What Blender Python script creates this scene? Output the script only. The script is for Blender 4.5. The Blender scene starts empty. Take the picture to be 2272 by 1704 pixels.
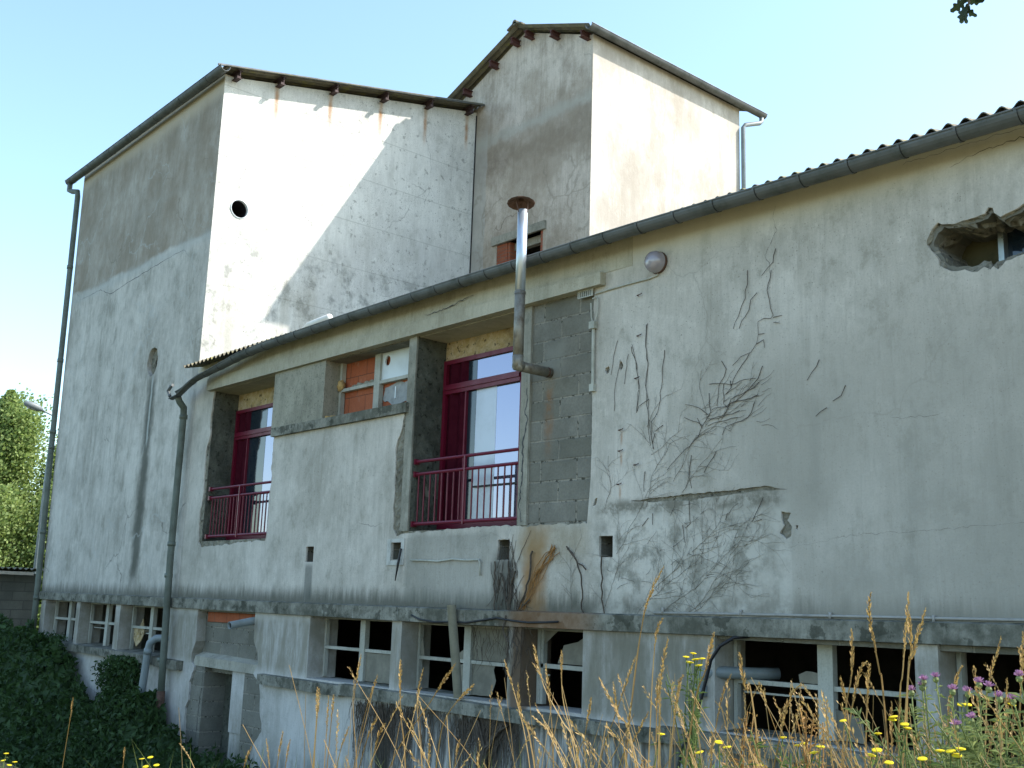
import bpy, bmesh, math, random
from mathutils import Vector, Matrix, geometry, noise as mnoise
R = math.radians
sc = bpy.context.scene
COL = sc.collection
# ------------------------------------------------------------------ camera, light, exposure
cam_d = bpy.data.cameras.new('camera'); cam = bpy.data.objects.new('camera', cam_d); COL.objects.link(cam)
yaw, pit, rol = R(-48.82643), R(11.50197), R(1.91623)
fwd = Vector((math.sin(yaw)*math.cos(pit), math.cos(yaw)*math.cos(pit), math.sin(pit)))
rgt = Vector((math.cos(yaw), -math.sin(yaw), 0)); upv = rgt.cross(fwd)
r2 = rgt*math.cos(rol)+upv*math.sin(rol); u2 = -rgt*math.sin(rol)+upv*math.cos(rol)
m = Matrix((( r2.x, u2.x, -fwd.x, 0), (r2.y, u2.y, -fwd.y, -7.2), (r2.z, u2.z, -fwd.z, 0), (0, 0, 0, 1)))
cam.matrix_world = m
cam_d.sensor_width = 36; cam_d.lens = 36*2440.0/2272; cam_d.clip_start = 0.05; cam_d.clip_end = 2000
sc.camera = cam
S = Vector((1.0, 1.19, 1.62)).normalized()            # towards the sun
w = bpy.data.worlds.new('World'); sc.world = w; w.use_nodes = True
nt = w.node_tree; bgn = nt.nodes['Background']
sky = nt.nodes.new('ShaderNodeTexSky'); sky.sky_type = 'NISHITA'; sky.sun_disc = False
sky.sun_elevation = math.asin(S.z); sky.sun_rotation = math.atan2(S.x, S.y)
sky.air_density = 1.0; sky.dust_density = 1.2; sky.ozone_density = 0.55
tint = nt.nodes.new('ShaderNodeMix'); tint.data_type = 'RGBA'; tint.blend_type = 'MULTIPLY'; tint.inputs[0].default_value = 1
tint.inputs[7].default_value = (0.83, 0.905, 0.86, 1)
nt.links.new(sky.outputs[0], tint.inputs[6]); nt.links.new(tint.outputs[2], bgn.inputs['Color'])
bgn.inputs['Strength'].default_value = 0.15
sun_d = bpy.data.lights.new('sun', 'SUN'); sun = bpy.data.objects.new('sun', sun_d); COL.objects.link(sun)
sun_d.energy = 2.9; sun_d.angle = R(0.53); sun_d.color = (1.0, 0.94, 0.86)
sun.rotation_euler = (-S).to_track_quat('-Z', 'Y').to_euler(); sun.location = (10, 12, 20)
sc.view_settings.view_transform = 'Standard'; sc.view_settings.look = 'None'
sc.view_settings.exposure = 1.62; sc.view_settings.gamma = 1
sc.cycles.max_bounces = 8; sc.cycles.diffuse_bounces = 4

# ------------------------------------------------------------------ helpers: objects
def tag(o, label=None, cat=None, group=None, kind=None):
    for k, v in (('label', label), ('category', cat), ('group', group), ('kind', kind)):
        if v: o[k] = v
    return o
def thing(name, label, cat, loc=(0, 0, 0), group=None, rz=0):
    o = bpy.data.objects.new(name, None); COL.objects.link(o); o.location = loc; o.rotation_euler = (0, 0, rz)
    o.empty_display_size = 0.2
    return tag(o, label, cat, group)
def obj(name, verts, faces, mat, parent=None, smooth=False, label=None):
    me = bpy.data.meshes.new(name); me.from_pydata([tuple(v) for v in verts], [], faces); me.update()
    mats = mat if isinstance(mat, (list, tuple)) else [mat]
    for mm in mats: me.materials.append(mm)
    if smooth: me.polygons.foreach_set('use_smooth', [True]*len(me.polygons))
    o = bpy.data.objects.new(name, me); COL.objects.link(o)
    if parent is not None: o.parent = parent
    if label: o['label'] = label
    return o
class MB:
    def __init__(s): s.v = []; s.f = []
    def add(s, vs, fs):
        n = len(s.v); s.v += [tuple(a) for a in vs]; s.f += [tuple(i+n for i in f) for f in fs]; return s
    def box(s, x0, x1, y0, y1, z0, z1):
        return s.add([(x0,y0,z0),(x1,y0,z0),(x1,y1,z0),(x0,y1,z0),(x0,y0,z1),(x1,y0,z1),(x1,y1,z1),(x0,y1,z1)],
                     [(0,3,2,1),(4,5,6,7),(0,1,5,4),(1,2,6,5),(2,3,7,6),(3,0,4,7)])
    def hexa(s, p):   # 8 points: bottom 4 ccw, top 4 ccw
        return s.add(p, [(0,3,2,1),(4,5,6,7),(0,1,5,4),(1,2,6,5),(2,3,7,6),(3,0,4,7)])
    def tube(s, pts, rad, n=8, cap=True):
        pts = [Vector(p) for p in pts]
        rr = rad if isinstance(rad, (list, tuple)) else [rad]*len(pts)
        vs = []; fs = []; up = None
        for i, p in enumerate(pts):
            t = (pts[min(i+1, len(pts)-1)]-pts[max(i-1, 0)])
            if t.length < 1e-9: t = Vector((0, 0, 1))
            t.normalize()
            if up is None: up = t.orthogonal().normalized()
            else:
                up = up-t*up.dot(t)
                up = up.normalized() if up.length > 1e-6 else t.orthogonal().normalized()
            b = t.cross(up)
            for k in range(n):
                a = 2*math.pi*k/n
                vs.append(p+(up*math.cos(a)+b*math.sin(a))*rr[i])
        for i in range(len(pts)-1):
            for k in range(n):
                k2 = (k+1) % n
                fs.append((i*n+k, i*n+k2, (i+1)*n+k2, (i+1)*n+k))
        if cap:
            fs.append(tuple(range(n-1, -1, -1))); fs.append(tuple((len(pts)-1)*n+k for k in range(n)))
        return s.add(vs, fs)
    def hollow(s, pts, ro, ri, n=20):
        a = MB().tube(pts, ro, n, False); b = MB().tube(pts, ri, n, False)
        m0 = len(a.v); s0 = len(s.v)
        s.add(a.v, a.f); s.add(b.v, [f[::-1] for f in b.f])
        L = len(pts)
        for e in (0, L-1):
            for k in range(n):
                k2 = (k+1) % n
                s.f.append((s0+e*n+k, s0+e*n+k2, s0+m0+e*n+k2, s0+m0+e*n+k))
        return s
    def lathe(s, prof, org, ax=(0, 0, 1), n=20):   # prof: (radius, height) along ax
        ax = Vector(ax).normalized(); u = ax.orthogonal().normalized(); v = ax.cross(u); org = Vector(org)
        vs = [org+ax*h+(u*math.cos(2*math.pi*k/n)+v*math.sin(2*math.pi*k/n))*r for r, h in prof for k in range(n)]
        fs = [(i*n+k, i*n+(k+1) % n, (i+1)*n+(k+1) % n, (i+1)*n+k) for i in range(len(prof)-1) for k in range(n)]
        return s.add(vs, fs)
    def build(s, name, mat, parent=None, smooth=False, label=None):
        return obj(name, s.v, s.f, mat, parent, smooth, label)
def inside(p, poly):
    x, y = p; c = False; j = len(poly)-1
    for i in range(len(poly)):
        xi, yi = poly[i]; xj, yj = poly[j]
        if (yi > y) != (yj > y) and x < (xj-xi)*(y-yi)/(yj-yi)+xi: c = not c
        j = i
    return c
def rag(pts, amp, step=.04, seed=0, closed=True, keep=()):
    rnd = random.Random(seed); out = []; n = len(pts)
    for i in range(n if closed else n-1):
        a = Vector(pts[i]); b = Vector(pts[(i+1) % n]); L = (b-a).length; k = max(1, int(L/step))
        if i in keep: out.append(tuple(a)); continue
        nn = Vector((-(b-a).y, (b-a).x)).normalized() if L > 0 else Vector((0, 0))
        for q in range(k):
            t = q/k
            d = (mnoise.noise(Vector((a.x+(b.x-a.x)*t, a.y+(b.y-a.y)*t, seed))*9)*.9 + rnd.uniform(-.5, .5))*amp
            if q == 0: d *= .3
            out.append(tuple(a.lerp(b, t)+nn*d))
    if not closed: out.append(tuple(pts[-1]))
    return out
def plate(name, outer, holes, ax, d0, d1, mat, parent=None, label=None, back=True, side_rough=0, seed=1):
    """flat wall with holes; ax 'y': points are (x, z) and thickness runs in y; ax 'x': points are (y, z)"""
    loops = [list(outer)]+[list(h) for h in holes]
    V2 = []; E = []
    for lp in loops:
        n0 = len(V2); V2 += [Vector(p) for p in lp]
        E += [(n0+i, n0+(i+1) % len(lp)) for i in range(len(lp))]
    res = geometry.delaunay_2d_cdt(V2, E, [], 0, 1e-6)
    vs = [(v.x, v.y) for v in res[0]]; tri = []
    for f in res[2]:
        c = (sum(vs[i][0] for i in f)/3, sum(vs[i][1] for i in f)/3)
        if inside(c, loops[0]) and not any(inside(c, h) for h in loops[1:]): tri.append(tuple(f))
    rnd = random.Random(seed)
    P = (lambda a, z, d: (a, d, z)) if ax == 'y' else (lambda a, z, d: (d, a, z))
    mb = MB(); mb.add([P(a, z, d0) for a, z in vs], tri)
    if back: mb.add([P(a, z, d1) for a, z in vs], [t[::-1] for t in tri])
    for li, lp in enumerate(loops):
        n = len(lp)
        layers = [d0, d1] if not (side_rough and li) else [d0+(d1-d0)*t for t in (0, .15, .35, .6, 1)]
        rows = []
        c = (sum(p[0] for p in lp)/n, sum(p[1] for p in lp)/n)
        for q, d in enumerate(layers):
            row = []
            for p in lp:
                j = side_rough*(rnd.random()-.15)*(1 if 0 < q else 0)
                dx, dz = c[0]-p[0], c[1]-p[1]; L = math.hypot(dx, dz) or 1
                row.append(P(p[0]+dx/L*j, p[1]+dz/L*j, d))
            rows.append(row)
        base = [v for r in rows for v in r]
        mb.add(base, [(q*n+i, q*n+(i+1) % n, (q+1)*n+(i+1) % n, (q+1)*n+i) for q in range(len(layers)-1) for i in range(n)])
    o = mb.build(name, mat, parent, label=label)
    bm = bmesh.new(); bm.from_mesh(o.data); bmesh.ops.remove_doubles(bm, verts=bm.verts, dist=1e-5)
    bmesh.ops.recalc_face_normals(bm, faces=bm.faces); bm.to_mesh(o.data); bm.free()
    return o
def rect(x0, x1, z0, z1): return [(x0, z0), (x1, z0), (x1, z1), (x0, z1)]
def circle(cx, cz, rx, rz, n=28, jit=0, seed=3):
    rnd = random.Random(seed)
    return [(cx+rx*math.cos(2*math.pi*k/n)*(1+rnd.uniform(-jit, jit)), cz+rz*math.sin(2*math.pi*k/n)*(1+rnd.uniform(-jit, jit))) for k in range(n)]

# ------------------------------------------------------------------ helpers: materials
class G:
    def __init__(s, name):
        s.m = bpy.data.materials.new(name); s.m.use_nodes = True; s.t = s.m.node_tree
        s.b = s.t.nodes['Principled BSDF']; g = s.t.nodes.new('ShaderNodeNewGeometry'); s.pos = g.outputs['Position']
        sp = s.t.nodes.new('ShaderNodeSeparateXYZ'); s.t.links.new(s.pos, sp.inputs[0])
        s.x, s.y, s.z = sp.outputs; s.nrm = g.outputs['Normal']
    def node(s, typ, **kw):
        n = s.t.nodes.new(typ)
        for k, v in kw.items(): setattr(n, k, v)
        return n
    def put(s, inp, v):
        if isinstance(v, bpy.types.NodeSocket): s.t.links.new(v, inp)
        elif isinstance(v, (tuple, list)) and len(v) == 3 and inp.type == 'RGBA': inp.default_value = (*v, 1)
        else: inp.default_value = v
    def M(s, op, a, b=0.0, c=0.0):
        n = s.node('ShaderNodeMath', operation=op); s.put(n.inputs[0], a); s.put(n.inputs[1], b)
        if op in ('MULTIPLY_ADD', 'SMOOTH_MIN', 'COMPARE', 'WRAP'): s.put(n.inputs[2], c)
        return n.outputs[0]
    def mr(s, v, a, b, c=0.0, d=1.0, smooth=True):
        n = s.node('ShaderNodeMapRange', interpolation_type='SMOOTHSTEP' if smooth else 'LINEAR')
        for i, q in enumerate((v, a, b, c, d)): s.put(n.inputs[i], q)
        return n.outputs[0]
    def vec(s, x, y, z):
        n = s.node('ShaderNodeCombineXYZ')
        for i, q in enumerate((x, y, z)): s.put(n.inputs[i], q)
        return n.outputs[0]
    def sv(s, sx, sy, sz, off=0):
        n = s.node('ShaderNodeVectorMath', operation='MULTIPLY'); s.put(n.inputs[0], s.pos); n.inputs[1].default_value = (sx, sy, sz)
        if not off: return n.outputs[0]
        a = s.node('ShaderNodeVectorMath', operation='ADD'); s.put(a.inputs[0], n.outputs[0]); a.inputs[1].default_value = (off, off, off)
        return a.outputs[0]
    def noise(s, scale=1.0, detail=5.0, rough=.55, v=None, dist=0.0):
        n = s.node('ShaderNodeTexNoise'); s.put(n.inputs['Vector'], v if v is not None else s.pos)
        n.inputs['Scale'].default_value = scale; n.inputs['Detail'].default_value = detail
        n.inputs['Roughness'].default_value = rough; n.inputs['Distortion'].default_value = dist
        return n.outputs[0]
    def mix(s, f, a, b, mode='MIX'):
        n = s.node('ShaderNodeMix', data_type='RGBA', blend_type=mode); s.put(n.inputs[0], f); s.put(n.inputs[6], a); s.put(n.inputs[7], b)
        return n.outputs[2]
    def box(s, x0, x1, z0, z1, sx=.03, sz=.05, hor=None, wob=0.0):
        h = hor if hor is not None else s.x
        if wob: h = s.M('ADD', h, s.M('MULTIPLY', s.M('SUBTRACT', s.noise(3.5, 4), .5), wob))
        zz = s.z if not wob else s.M('ADD', s.z, s.M('MULTIPLY', s.M('SUBTRACT', s.noise(4.3, 4), .5), wob))
        a = s.mr(h, x0-sx, x0+sx); b = s.mr(h, x1+sx, x1-sx); c = s.mr(zz, z0-sz, z0+sz); d = s.mr(zz, z1+sz, z1-sz)
        return s.M('MULTIPLY', s.M('MULTIPLY', a, b), s.M('MULTIPLY', c, d))
    def cracks(s, scale, width, dist=.5):
        n1 = s.node('ShaderNodeTexNoise'); n1.inputs['Scale'].default_value = 2.2; n1.inputs['Detail'].default_value = 6; s.put(n1.inputs['Vector'], s.pos)
        mm = s.node('ShaderNodeVectorMath', operation='MULTIPLY_ADD'); s.put(mm.inputs[0], n1.outputs['Color']); mm.inputs[1].default_value = (dist,)*3; s.put(mm.inputs[2], s.pos)
        vo = s.node('ShaderNodeTexVoronoi', feature='DISTANCE_TO_EDGE'); vo.inputs['Scale'].default_value = scale; s.put(vo.inputs['Vector'], mm.outputs[0])
        return s.mr(vo.outputs[0], 0, width, 1, 0)
    def spots(s, scale, thr, detail=2.0, v=None):
        return s.mr(s.noise(scale, detail, .6, v), thr, thr+.05)
    def bump(s, h, strength=.3, dist=.01, prev=None):
        n = s.node('ShaderNodeBump'); n.inputs['Strength'].default_value = strength; n.inputs['Distance'].default_value = dist
        s.put(n.inputs['Height'], h)
        if prev is not None: s.put(n.inputs['Normal'], prev)
        return n.outputs[0]
    def done(s, col=None, rough=.85, nrm=None, metal=0.0, spec=.3, **kw):
        if col is not None: s.put(s.b.inputs['Base Color'], col)
        s.put(s.b.inputs['Roughness'], rough); s.put(s.b.inputs['Metallic'], metal); s.b.inputs['Specular IOR Level'].default_value = spec
        if nrm is not None: s.put(s.b.inputs['Normal'], nrm)
        for k, v in kw.items(): s.put(s.b.inputs[k], v)
        return s.m

def plaster(name, base, light, dirt, streak=.5, spots=.5, extra=None, crack=.6, seed=0.0, rough_n=.35, hor='x'):
    g = G(name)
    cloud = g.noise(.55, 7, .62, g.sv(1, 1, 1, seed)); c2 = g.noise(1.9, 8, .65, g.sv(1, 1, .6, seed+7))
    col = g.mix(g.mr(cloud, .38, .62), tuple(c*.93 for c in base), light)
    st = g.noise(1.0, 7, .68, g.sv(5.5, 5.5, .38, seed)); st2 = g.noise(1.0, 5, .6, g.sv(17, 17, .6, seed+3))
    sm = g.M('MULTIPLY', g.mr(st, .47, .72), g.mr(g.noise(.8, 3, .5, g.sv(1, 1, 1, seed+71)), .35, .65, streak*.3, streak)); col = g.mix(sm, col, dirt)
    col = g.mix(g.M('MULTIPLY', g.mr(st2, .52, .8), streak*.55), col, dirt)
    col = g.mix(g.M('MULTIPLY', g.mr(c2, .48, .70), streak*.85), col, dirt)
    c3 = g.noise(4.2, 9, .74, g.sv(1, 1, .7, seed+61)); col = g.mix(g.M('MULTIPLY', g.mr(c3, .5, .68), g.mr(cloud, .7, .4, .15, .8)), col, tuple(c*1.15 for c in dirt)); col = g.mix(g.M('MULTIPLY', g.mr(c3, .47, .34), .45), col, tuple(min(1, c*1.1) for c in light))
    lt = g.M('MULTIPLY', g.mr(g.noise(1.0, 5, .6, g.sv(7, 7, .5, seed+11)), .6, .8), .35); col = g.mix(lt, col, tuple(min(1, c*1.22) for c in light))
    sp = g.M('MULTIPLY', g.M('MULTIPLY', g.spots(34, .63, 3), g.mr(g.noise(1.3, 4, .6, g.sv(1, 1, 1, seed+19)), .45, .65)), spots)
    col = g.mix(sp, col, tuple(c*.45 for c in dirt))
    mt = g.noise(9, 8, .72, g.sv(1, 1, .55, seed+40)); col = g.mix(g.M('MULTIPLY', g.mr(mt, .5, .72), .38*streak+.1), col, dirt); col = g.mix(g.M('MULTIPLY', g.mr(mt, .46, .3), .3), col, tuple(min(1, c*1.15) for c in light))
    fs_ = g.noise(1.0, 5, .7, g.sv(38, 38, 3.0, seed+81)); col = g.mix(g.M('MULTIPLY', g.mr(fs_, .5, .72), .30), col, dirt); col = g.mix(g.M('MULTIPLY', g.mr(fs_, .45, .28), .28), col, tuple(min(1, c*1.12) for c in light))
    dots = g.M('MULTIPLY', g.spots(58, .62, 3), g.mr(g.noise(.8, 4, .6, g.sv(1, 1, .5, seed+51)), .36, .6, .12, 1)); col = g.mix(g.M('MULTIPLY', dots, spots*.9), col, tuple(c*.4 for c in dirt))
    fine = g.noise(70, 4, .7); col = g.mix(g.M('MULTIPLY', g.mr(fine, .3, .7, 1, 0), .16), col, tuple(c*.55 for c in dirt))
    if crack:
        ck = g.M('MULTIPLY', g.cracks(.55, .006), g.mr(g.noise(.9, 3, .5, g.sv(1, 1, 1, seed+31)), .52, .62))
        col = g.mix(g.M('MULTIPLY', ck, crack), col, tuple(c*.3 for c in dirt))
    if extra: col = extra(g, col)
    h = g.M('ADD', g.M('MULTIPLY', g.noise(26, 6, .7), .6), g.M('MULTIPLY', c2, 1.2))
    n = g.bump(h, rough_n, .012); n = g.bump(g.noise(3.0, 4, .6), .25, .03, n)
    return g.done(col, .92, n, spec=.15)
# ------------------------------------------------------------------ materials
DK = (.035, .04, .03)
RUST = (.20, .075, .02)
def ex_wing(g, c):
    # algae line and drip streaks just above the ledge
    n = g.noise(1.0, 5, .7, g.sv(9, 1, .8)); zz = g.M('ADD', g.z, g.M('MULTIPLY', n, -.34))
    c = g.mix(g.M('MULTIPLY', g.mr(zz, .05, -.17), .8), c, (.06, .065, .05))
    # darker field on the right of the wing, fading out upwards
    big = g.M('MULTIPLY', g.mr(g.x, -6.4, -5.0), g.mr(g.z, 2.7, 1.6))
    c = g.mix(g.M('MULTIPLY', big, g.mr(g.noise(1.1, 6, .6), .3, .6, .35, .75)), c, (.31, .295, .255))
    # stain under vent hole, rust fan, door apron
    c = g.mix(g.M('MULTIPLY', g.box(-11.99, -11.82, .02, .44, .025, .05), .65), c, (.10, .11, .10))
    c = g.mix(g.M('MULTIPLY', g.box(-9.9, -8.36, .05, .74, .03, .04, wob=.12), .45), c, (.19, .195, .17))
    c = g.mix(g.M('MULTIPLY', g.box(-8.42, -8.12, -.1, .50, .06, .1, wob=.2), .75), c, (.07, .072, .06))
    c = g.mix(g.M('MULTIPLY', g.box(-7.98, -7.66, .0, .75, .10, .22, wob=.3), .8), c, (.30, .15, .04))
    c = g.mix(g.M('MULTIPLY', g.box(-8.1, -7.1, .45, .8, .12, .12, wob=.2), .35), c, (.26, .2, .10))
    for x, z in ((-6.71, 1.58), (-6.71, 1.39), (-6.72, 1.09)):
        c = g.mix(g.M('MULTIPLY', g.box(x-.012, x+.012, z-.10, z, .009, .04, wob=.02), .5), c, (.32, .14, .05))
    c = g.mix(g.M('MULTIPLY', g.box(-7.0, -4.97, -.1, .94, .12, .03, wob=.05), g.mr(g.noise(3, 6, .65), .35, .6, 0, .6)), c, (.60, .58, .53))
    c = g.mix(g.M('MULTIPLY', g.box(-7.0, -5.1, .05, .80, .3, .2, wob=.4), g.mr(g.noise(4.5, 8, .72), .45, .62, 0, .75)), c, (.20, .195, .165))
    c = g.mix(g.M('MULTIPLY', g.box(-7.0, -5.0, .84, .97, .1, .05, wob=.08), g.mr(g.noise(6, 6, .7), .4, .6, .1, .8)), c, (.13, .12, .09))
    c = g.mix(g.M('MULTIPLY', g.box(-4.75, -4.66, .9, 1.65, .05, .2, wob=.15), .13), c, (.11, .12, .10))
    c = g.mix(g.M('MULTIPLY', g.box(-3.98, -3.88, .1, 1.35, .07, .25, wob=.2), .14), c, (.11, .12, .10))
    c = g.mix(g.M('MULTIPLY', g.box(-5.04, -4.93, .0, .62, .012, .03, wob=.05), g.mr(g.noise(7, 5, .7), .38, .6, .0, .4)), c, (.60, .58, .53))
    c = g.mix(g.M('MULTIPLY', g.mr(g.z, 3.0, 3.35), .75), c, (.56, .52, .41))  # warm light reflected up under the eaves, painted as a paler top
    return c
def ex_tower_front(g, c):
    n = g.noise(.8, 4, .5); zz = g.M('ADD', g.z, g.M('MULTIPLY', g.M('SUBTRACT', n, .5), .5))
    up = g.mr(zz, 5.62, 5.70)
    pat = g.mr(g.noise(1.6, 9, .72, g.sv(1, 1, .6, 4)), .28, .72, .45, 1)
    c = g.mix(g.M('MULTIPLY', up, g.M('MULTIPLY', pat, .9)), c, (.24, .195, .145))
    c = g.mix(g.M('MULTIPLY', g.mr(g.M('ADD', g.z, g.M('MULTIPLY', n, .4)), 8.0, 8.35), .85), c, (.54, .47, .38))  # warm reflected light below the eaves, mixed into the wall colour
    c = g.mix(g.M('MULTIPLY', g.box(-30, 0, 6.62, 6.72, .1, .06, wob=.15), .3), c, (.35, .33, .29))
    c = g.mix(g.M('MULTIPLY', g.box(-30, 0, 5.5, 5.66, .1, .08, wob=.2), .5), c, (.42, .43, .42))
    c = g.mix(g.M('MULTIPLY', g.box(-17.30, -17.02, .25, 3.5, .10, .2, wob=.22), .85), c, (.075, .08, .065))
    c = g.mix(g.M('MULTIPLY', g.box(-17.19, -17.13, 2.4, 3.5, .02, .1, wob=.1), .8), c, (.45, .46, .44))
    ln = g.M('MULTIPLY', g.cracks(.8, .02, .8), g.mr(g.noise(.7, 3), .45, .6)); c = g.mix(g.M('MULTIPLY', ln, .45), c, (.46, .47, .46))
    zz = g.M('ADD', g.z, g.M('MULTIPLY', g.noise(1.0, 5, .7, g.sv(9, 1, .8)), -.34))
    return g.mix(g.M('MULTIPLY', g.mr(zz, .05, -.17), .75), c, (.07, .075, .06))
def ex_tower_side(g, c):
    # rust streaks below the purlin ends, formwork lines, dark mould low down on the wall
    for y, z in ((.94, 8.4), (1.97, 8.62), (3.01, 8.82), (4.0, 9.02), (4.98, 9.2)):
        c = g.mix(g.M('MULTIPLY', g.M('MULTIPLY', g.box(y-.035, y+.035, z-.55, z, .03, .25, hor=g.y), g.noise(6, 3)), 1.35), c, (.34, .16, .05))
    for z in (4.8, 5.63, 6.45, 7.28, 8.1):
        c = g.mix(g.M('MULTIPLY', g.box(0, 9, z-.006, z+.006, .1, .008, hor=g.y), .45), c, (.25, .25, .22))
    m = g.M('MULTIPLY', g.mr(g.z, 6.3, 5.2), g.mr(g.noise(2.6, 7, .68), .5, .66)); c = g.mix(g.M('MULTIPLY', m, .55), c, (.10, .11, .10))
    s2 = g.M('MULTIPLY', g.mr(g.y, 1.2, 2.6), g.spots(8, .60, 5)); c = g.mix(g.M('MULTIPLY', s2, .45), c, (.12, .12, .10))
    m = g.M('MULTIPLY', g.mr(g.z, 5.5, 4.6), g.mr(g.noise(1, 5, .6, g.sv(3, 3, .4)), .45, .62)); c = g.mix(g.M('MULTIPLY', m, .3), c, (.25, .22, .15))
    return c
def ex_back_front(g, c):
    n = g.noise(.9, 6, .6, dist=.4)
    zz = g.M('ADD', g.z, g.M('MULTIPLY', g.M('SUBTRACT', n, .5), 1.1))
    c = g.mix(g.M('MULTIPLY', g.M('MULTIPLY', g.box(-20, 0, 7.9, 8.45, .1, .3, wob=1.0), g.mr(g.noise(1.6, 7, .7), .3, .6, .35, 1)), .8), c, (.19, .15, .115))
    c = g.mix(g.M('MULTIPLY', g.mr(zz, 9.9, 9.1), g.mr(g.noise(.8, 6, .65, g.sv(1, 1, 1, 9)), .38, .6, .1, .6)), c, (.27, .225, .17))
    c = g.mix(g.M('MULTIPLY', g.box(-15.5, -15.12, 5, 8.9, .02, .3, wob=.1), .5), c, (.42, .42, .40))
    ck = g.M('MULTIPLY', g.cracks(1.5, .05, .6), g.M('MULTIPLY', g.mr(g.z, 8.2, 7.6), g.mr(g.noise(.9, 3), .42, .58))); c = g.mix(g.M('MULTIPLY', ck, .4), c, (.2, .175, .14))
    c = g.mix(g.M('MULTIPLY', g.box(-20, 0, 8.55, 8.75, .1, .1, wob=.3), .5), c, (.40, .40, .36))
    return c
def ex_back_side(g, c):
    return g.mix(g.M('MULTIPLY', g.mr(g.noise(1.2, 7, .66, g.sv(1.4, 1.4, .7)), .45, .6), .55), c, (.38, .34, .295))
def ex_low(g, c):
    n = g.noise(1.0, 5, .7, g.sv(6, 1, 1.1))
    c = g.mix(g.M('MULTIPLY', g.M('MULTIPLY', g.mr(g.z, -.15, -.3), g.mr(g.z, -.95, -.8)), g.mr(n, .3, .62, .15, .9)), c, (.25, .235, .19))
    c = g.mix(g.M('MULTIPLY', g.M('MULTIPLY', g.mr(g.x, -10.8, -10.2), g.mr(g.z, -.95, -1.05)), g.mr(g.noise(1, 7, .7, g.sv(14, 14, 1.3)), .38, .58, 0, .8)), c, (.05, .048, .04))
    c = g.mix(g.M('MULTIPLY', g.box(-10.25, -10.02, -2.2, -1.1, .03, .05, wob=.15), .85), c, (.04, .035, .025))
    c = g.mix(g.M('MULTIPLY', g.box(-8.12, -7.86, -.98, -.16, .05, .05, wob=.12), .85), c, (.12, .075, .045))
    c = g.mix(g.M('MULTIPLY', g.box(-7.1, -5.75, -.9, -.15, .1, .05, wob=.1), g.mr(g.noise(1, 7, .7, g.sv(5, 5, 1.2)), .35, .6, .1, .7)), c, (.17, .16, .125))
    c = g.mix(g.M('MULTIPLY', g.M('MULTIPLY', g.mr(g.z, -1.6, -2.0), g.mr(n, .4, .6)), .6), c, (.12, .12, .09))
    return c
M_wing = plaster('wing_plaster', (.53, .495, .44), (.64, .60, .545), (.28, .265, .225), .5, .7, ex_wing, crack=.2)
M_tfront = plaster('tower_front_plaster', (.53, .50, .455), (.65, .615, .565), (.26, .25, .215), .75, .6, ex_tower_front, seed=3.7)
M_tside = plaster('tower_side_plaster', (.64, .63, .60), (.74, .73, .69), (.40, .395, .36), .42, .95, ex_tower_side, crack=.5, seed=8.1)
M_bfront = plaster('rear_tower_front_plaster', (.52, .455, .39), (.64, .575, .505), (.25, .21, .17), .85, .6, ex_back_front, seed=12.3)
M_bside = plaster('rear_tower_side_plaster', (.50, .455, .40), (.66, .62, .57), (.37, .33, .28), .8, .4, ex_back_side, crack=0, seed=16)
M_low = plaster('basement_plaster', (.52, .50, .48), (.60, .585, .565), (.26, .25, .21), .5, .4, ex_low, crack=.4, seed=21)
M_conc = plaster('grey_concrete', (.33, .315, .265), (.42, .40, .34), (.13, .13, .105), .6, .7, None, crack=.3, seed=30)
M_beam = plaster('cream_concrete', (.46, .43, .34), (.52, .49, .40), (.26, .24, .18), .45, .4, None, crack=0, seed=35)
def ex_ledge(g, c):
    c = g.mix(g.mr(g.noise(1, 6, .7, g.sv(5, 5, 5)), .35, .68, .1, .85), c, (.07, .072, .055))
    c = g.mix(g.M('MULTIPLY', g.spots(7, .56, 5), .6), c, (.035, .038, .028))
    d = g.mr(g.noise(1.0, 3, .5, g.sv(16, 1, 1.6)), .66, .74); c = g.mix(g.M('MULTIPLY', d, .6), c, (.42, .43, .41))
    return g.mix(g.M('MULTIPLY', g.box(-8.1, -7.0, -.3, .1, .2, .05, wob=.2), .6), c, (.22, .11, .05))
M_ledge = plaster('mouldy_ledge_concrete', (.28, .27, .23), (.38, .37, .32), (.10, .10, .08), .8, .9, ex_ledge, crack=.3, seed=40)
def ex_panel(g, c):
    return g.mix(g.M('MULTIPLY', g.spots(22, .58, 4), .4), c, (.12, .12, .09))
M_panel = plaster('speckled_panel', (.33, .31, .25), (.40, .38, .31), (.17, .165, .13), .6, 1, ex_panel, crack=0, seed=44)
M_frame = plaster('painted_concrete_frame', (.42, .42, .37), (.50, .50, .45), (.22, .22, .18), .4, .4, None, crack=0, seed=48)
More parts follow.
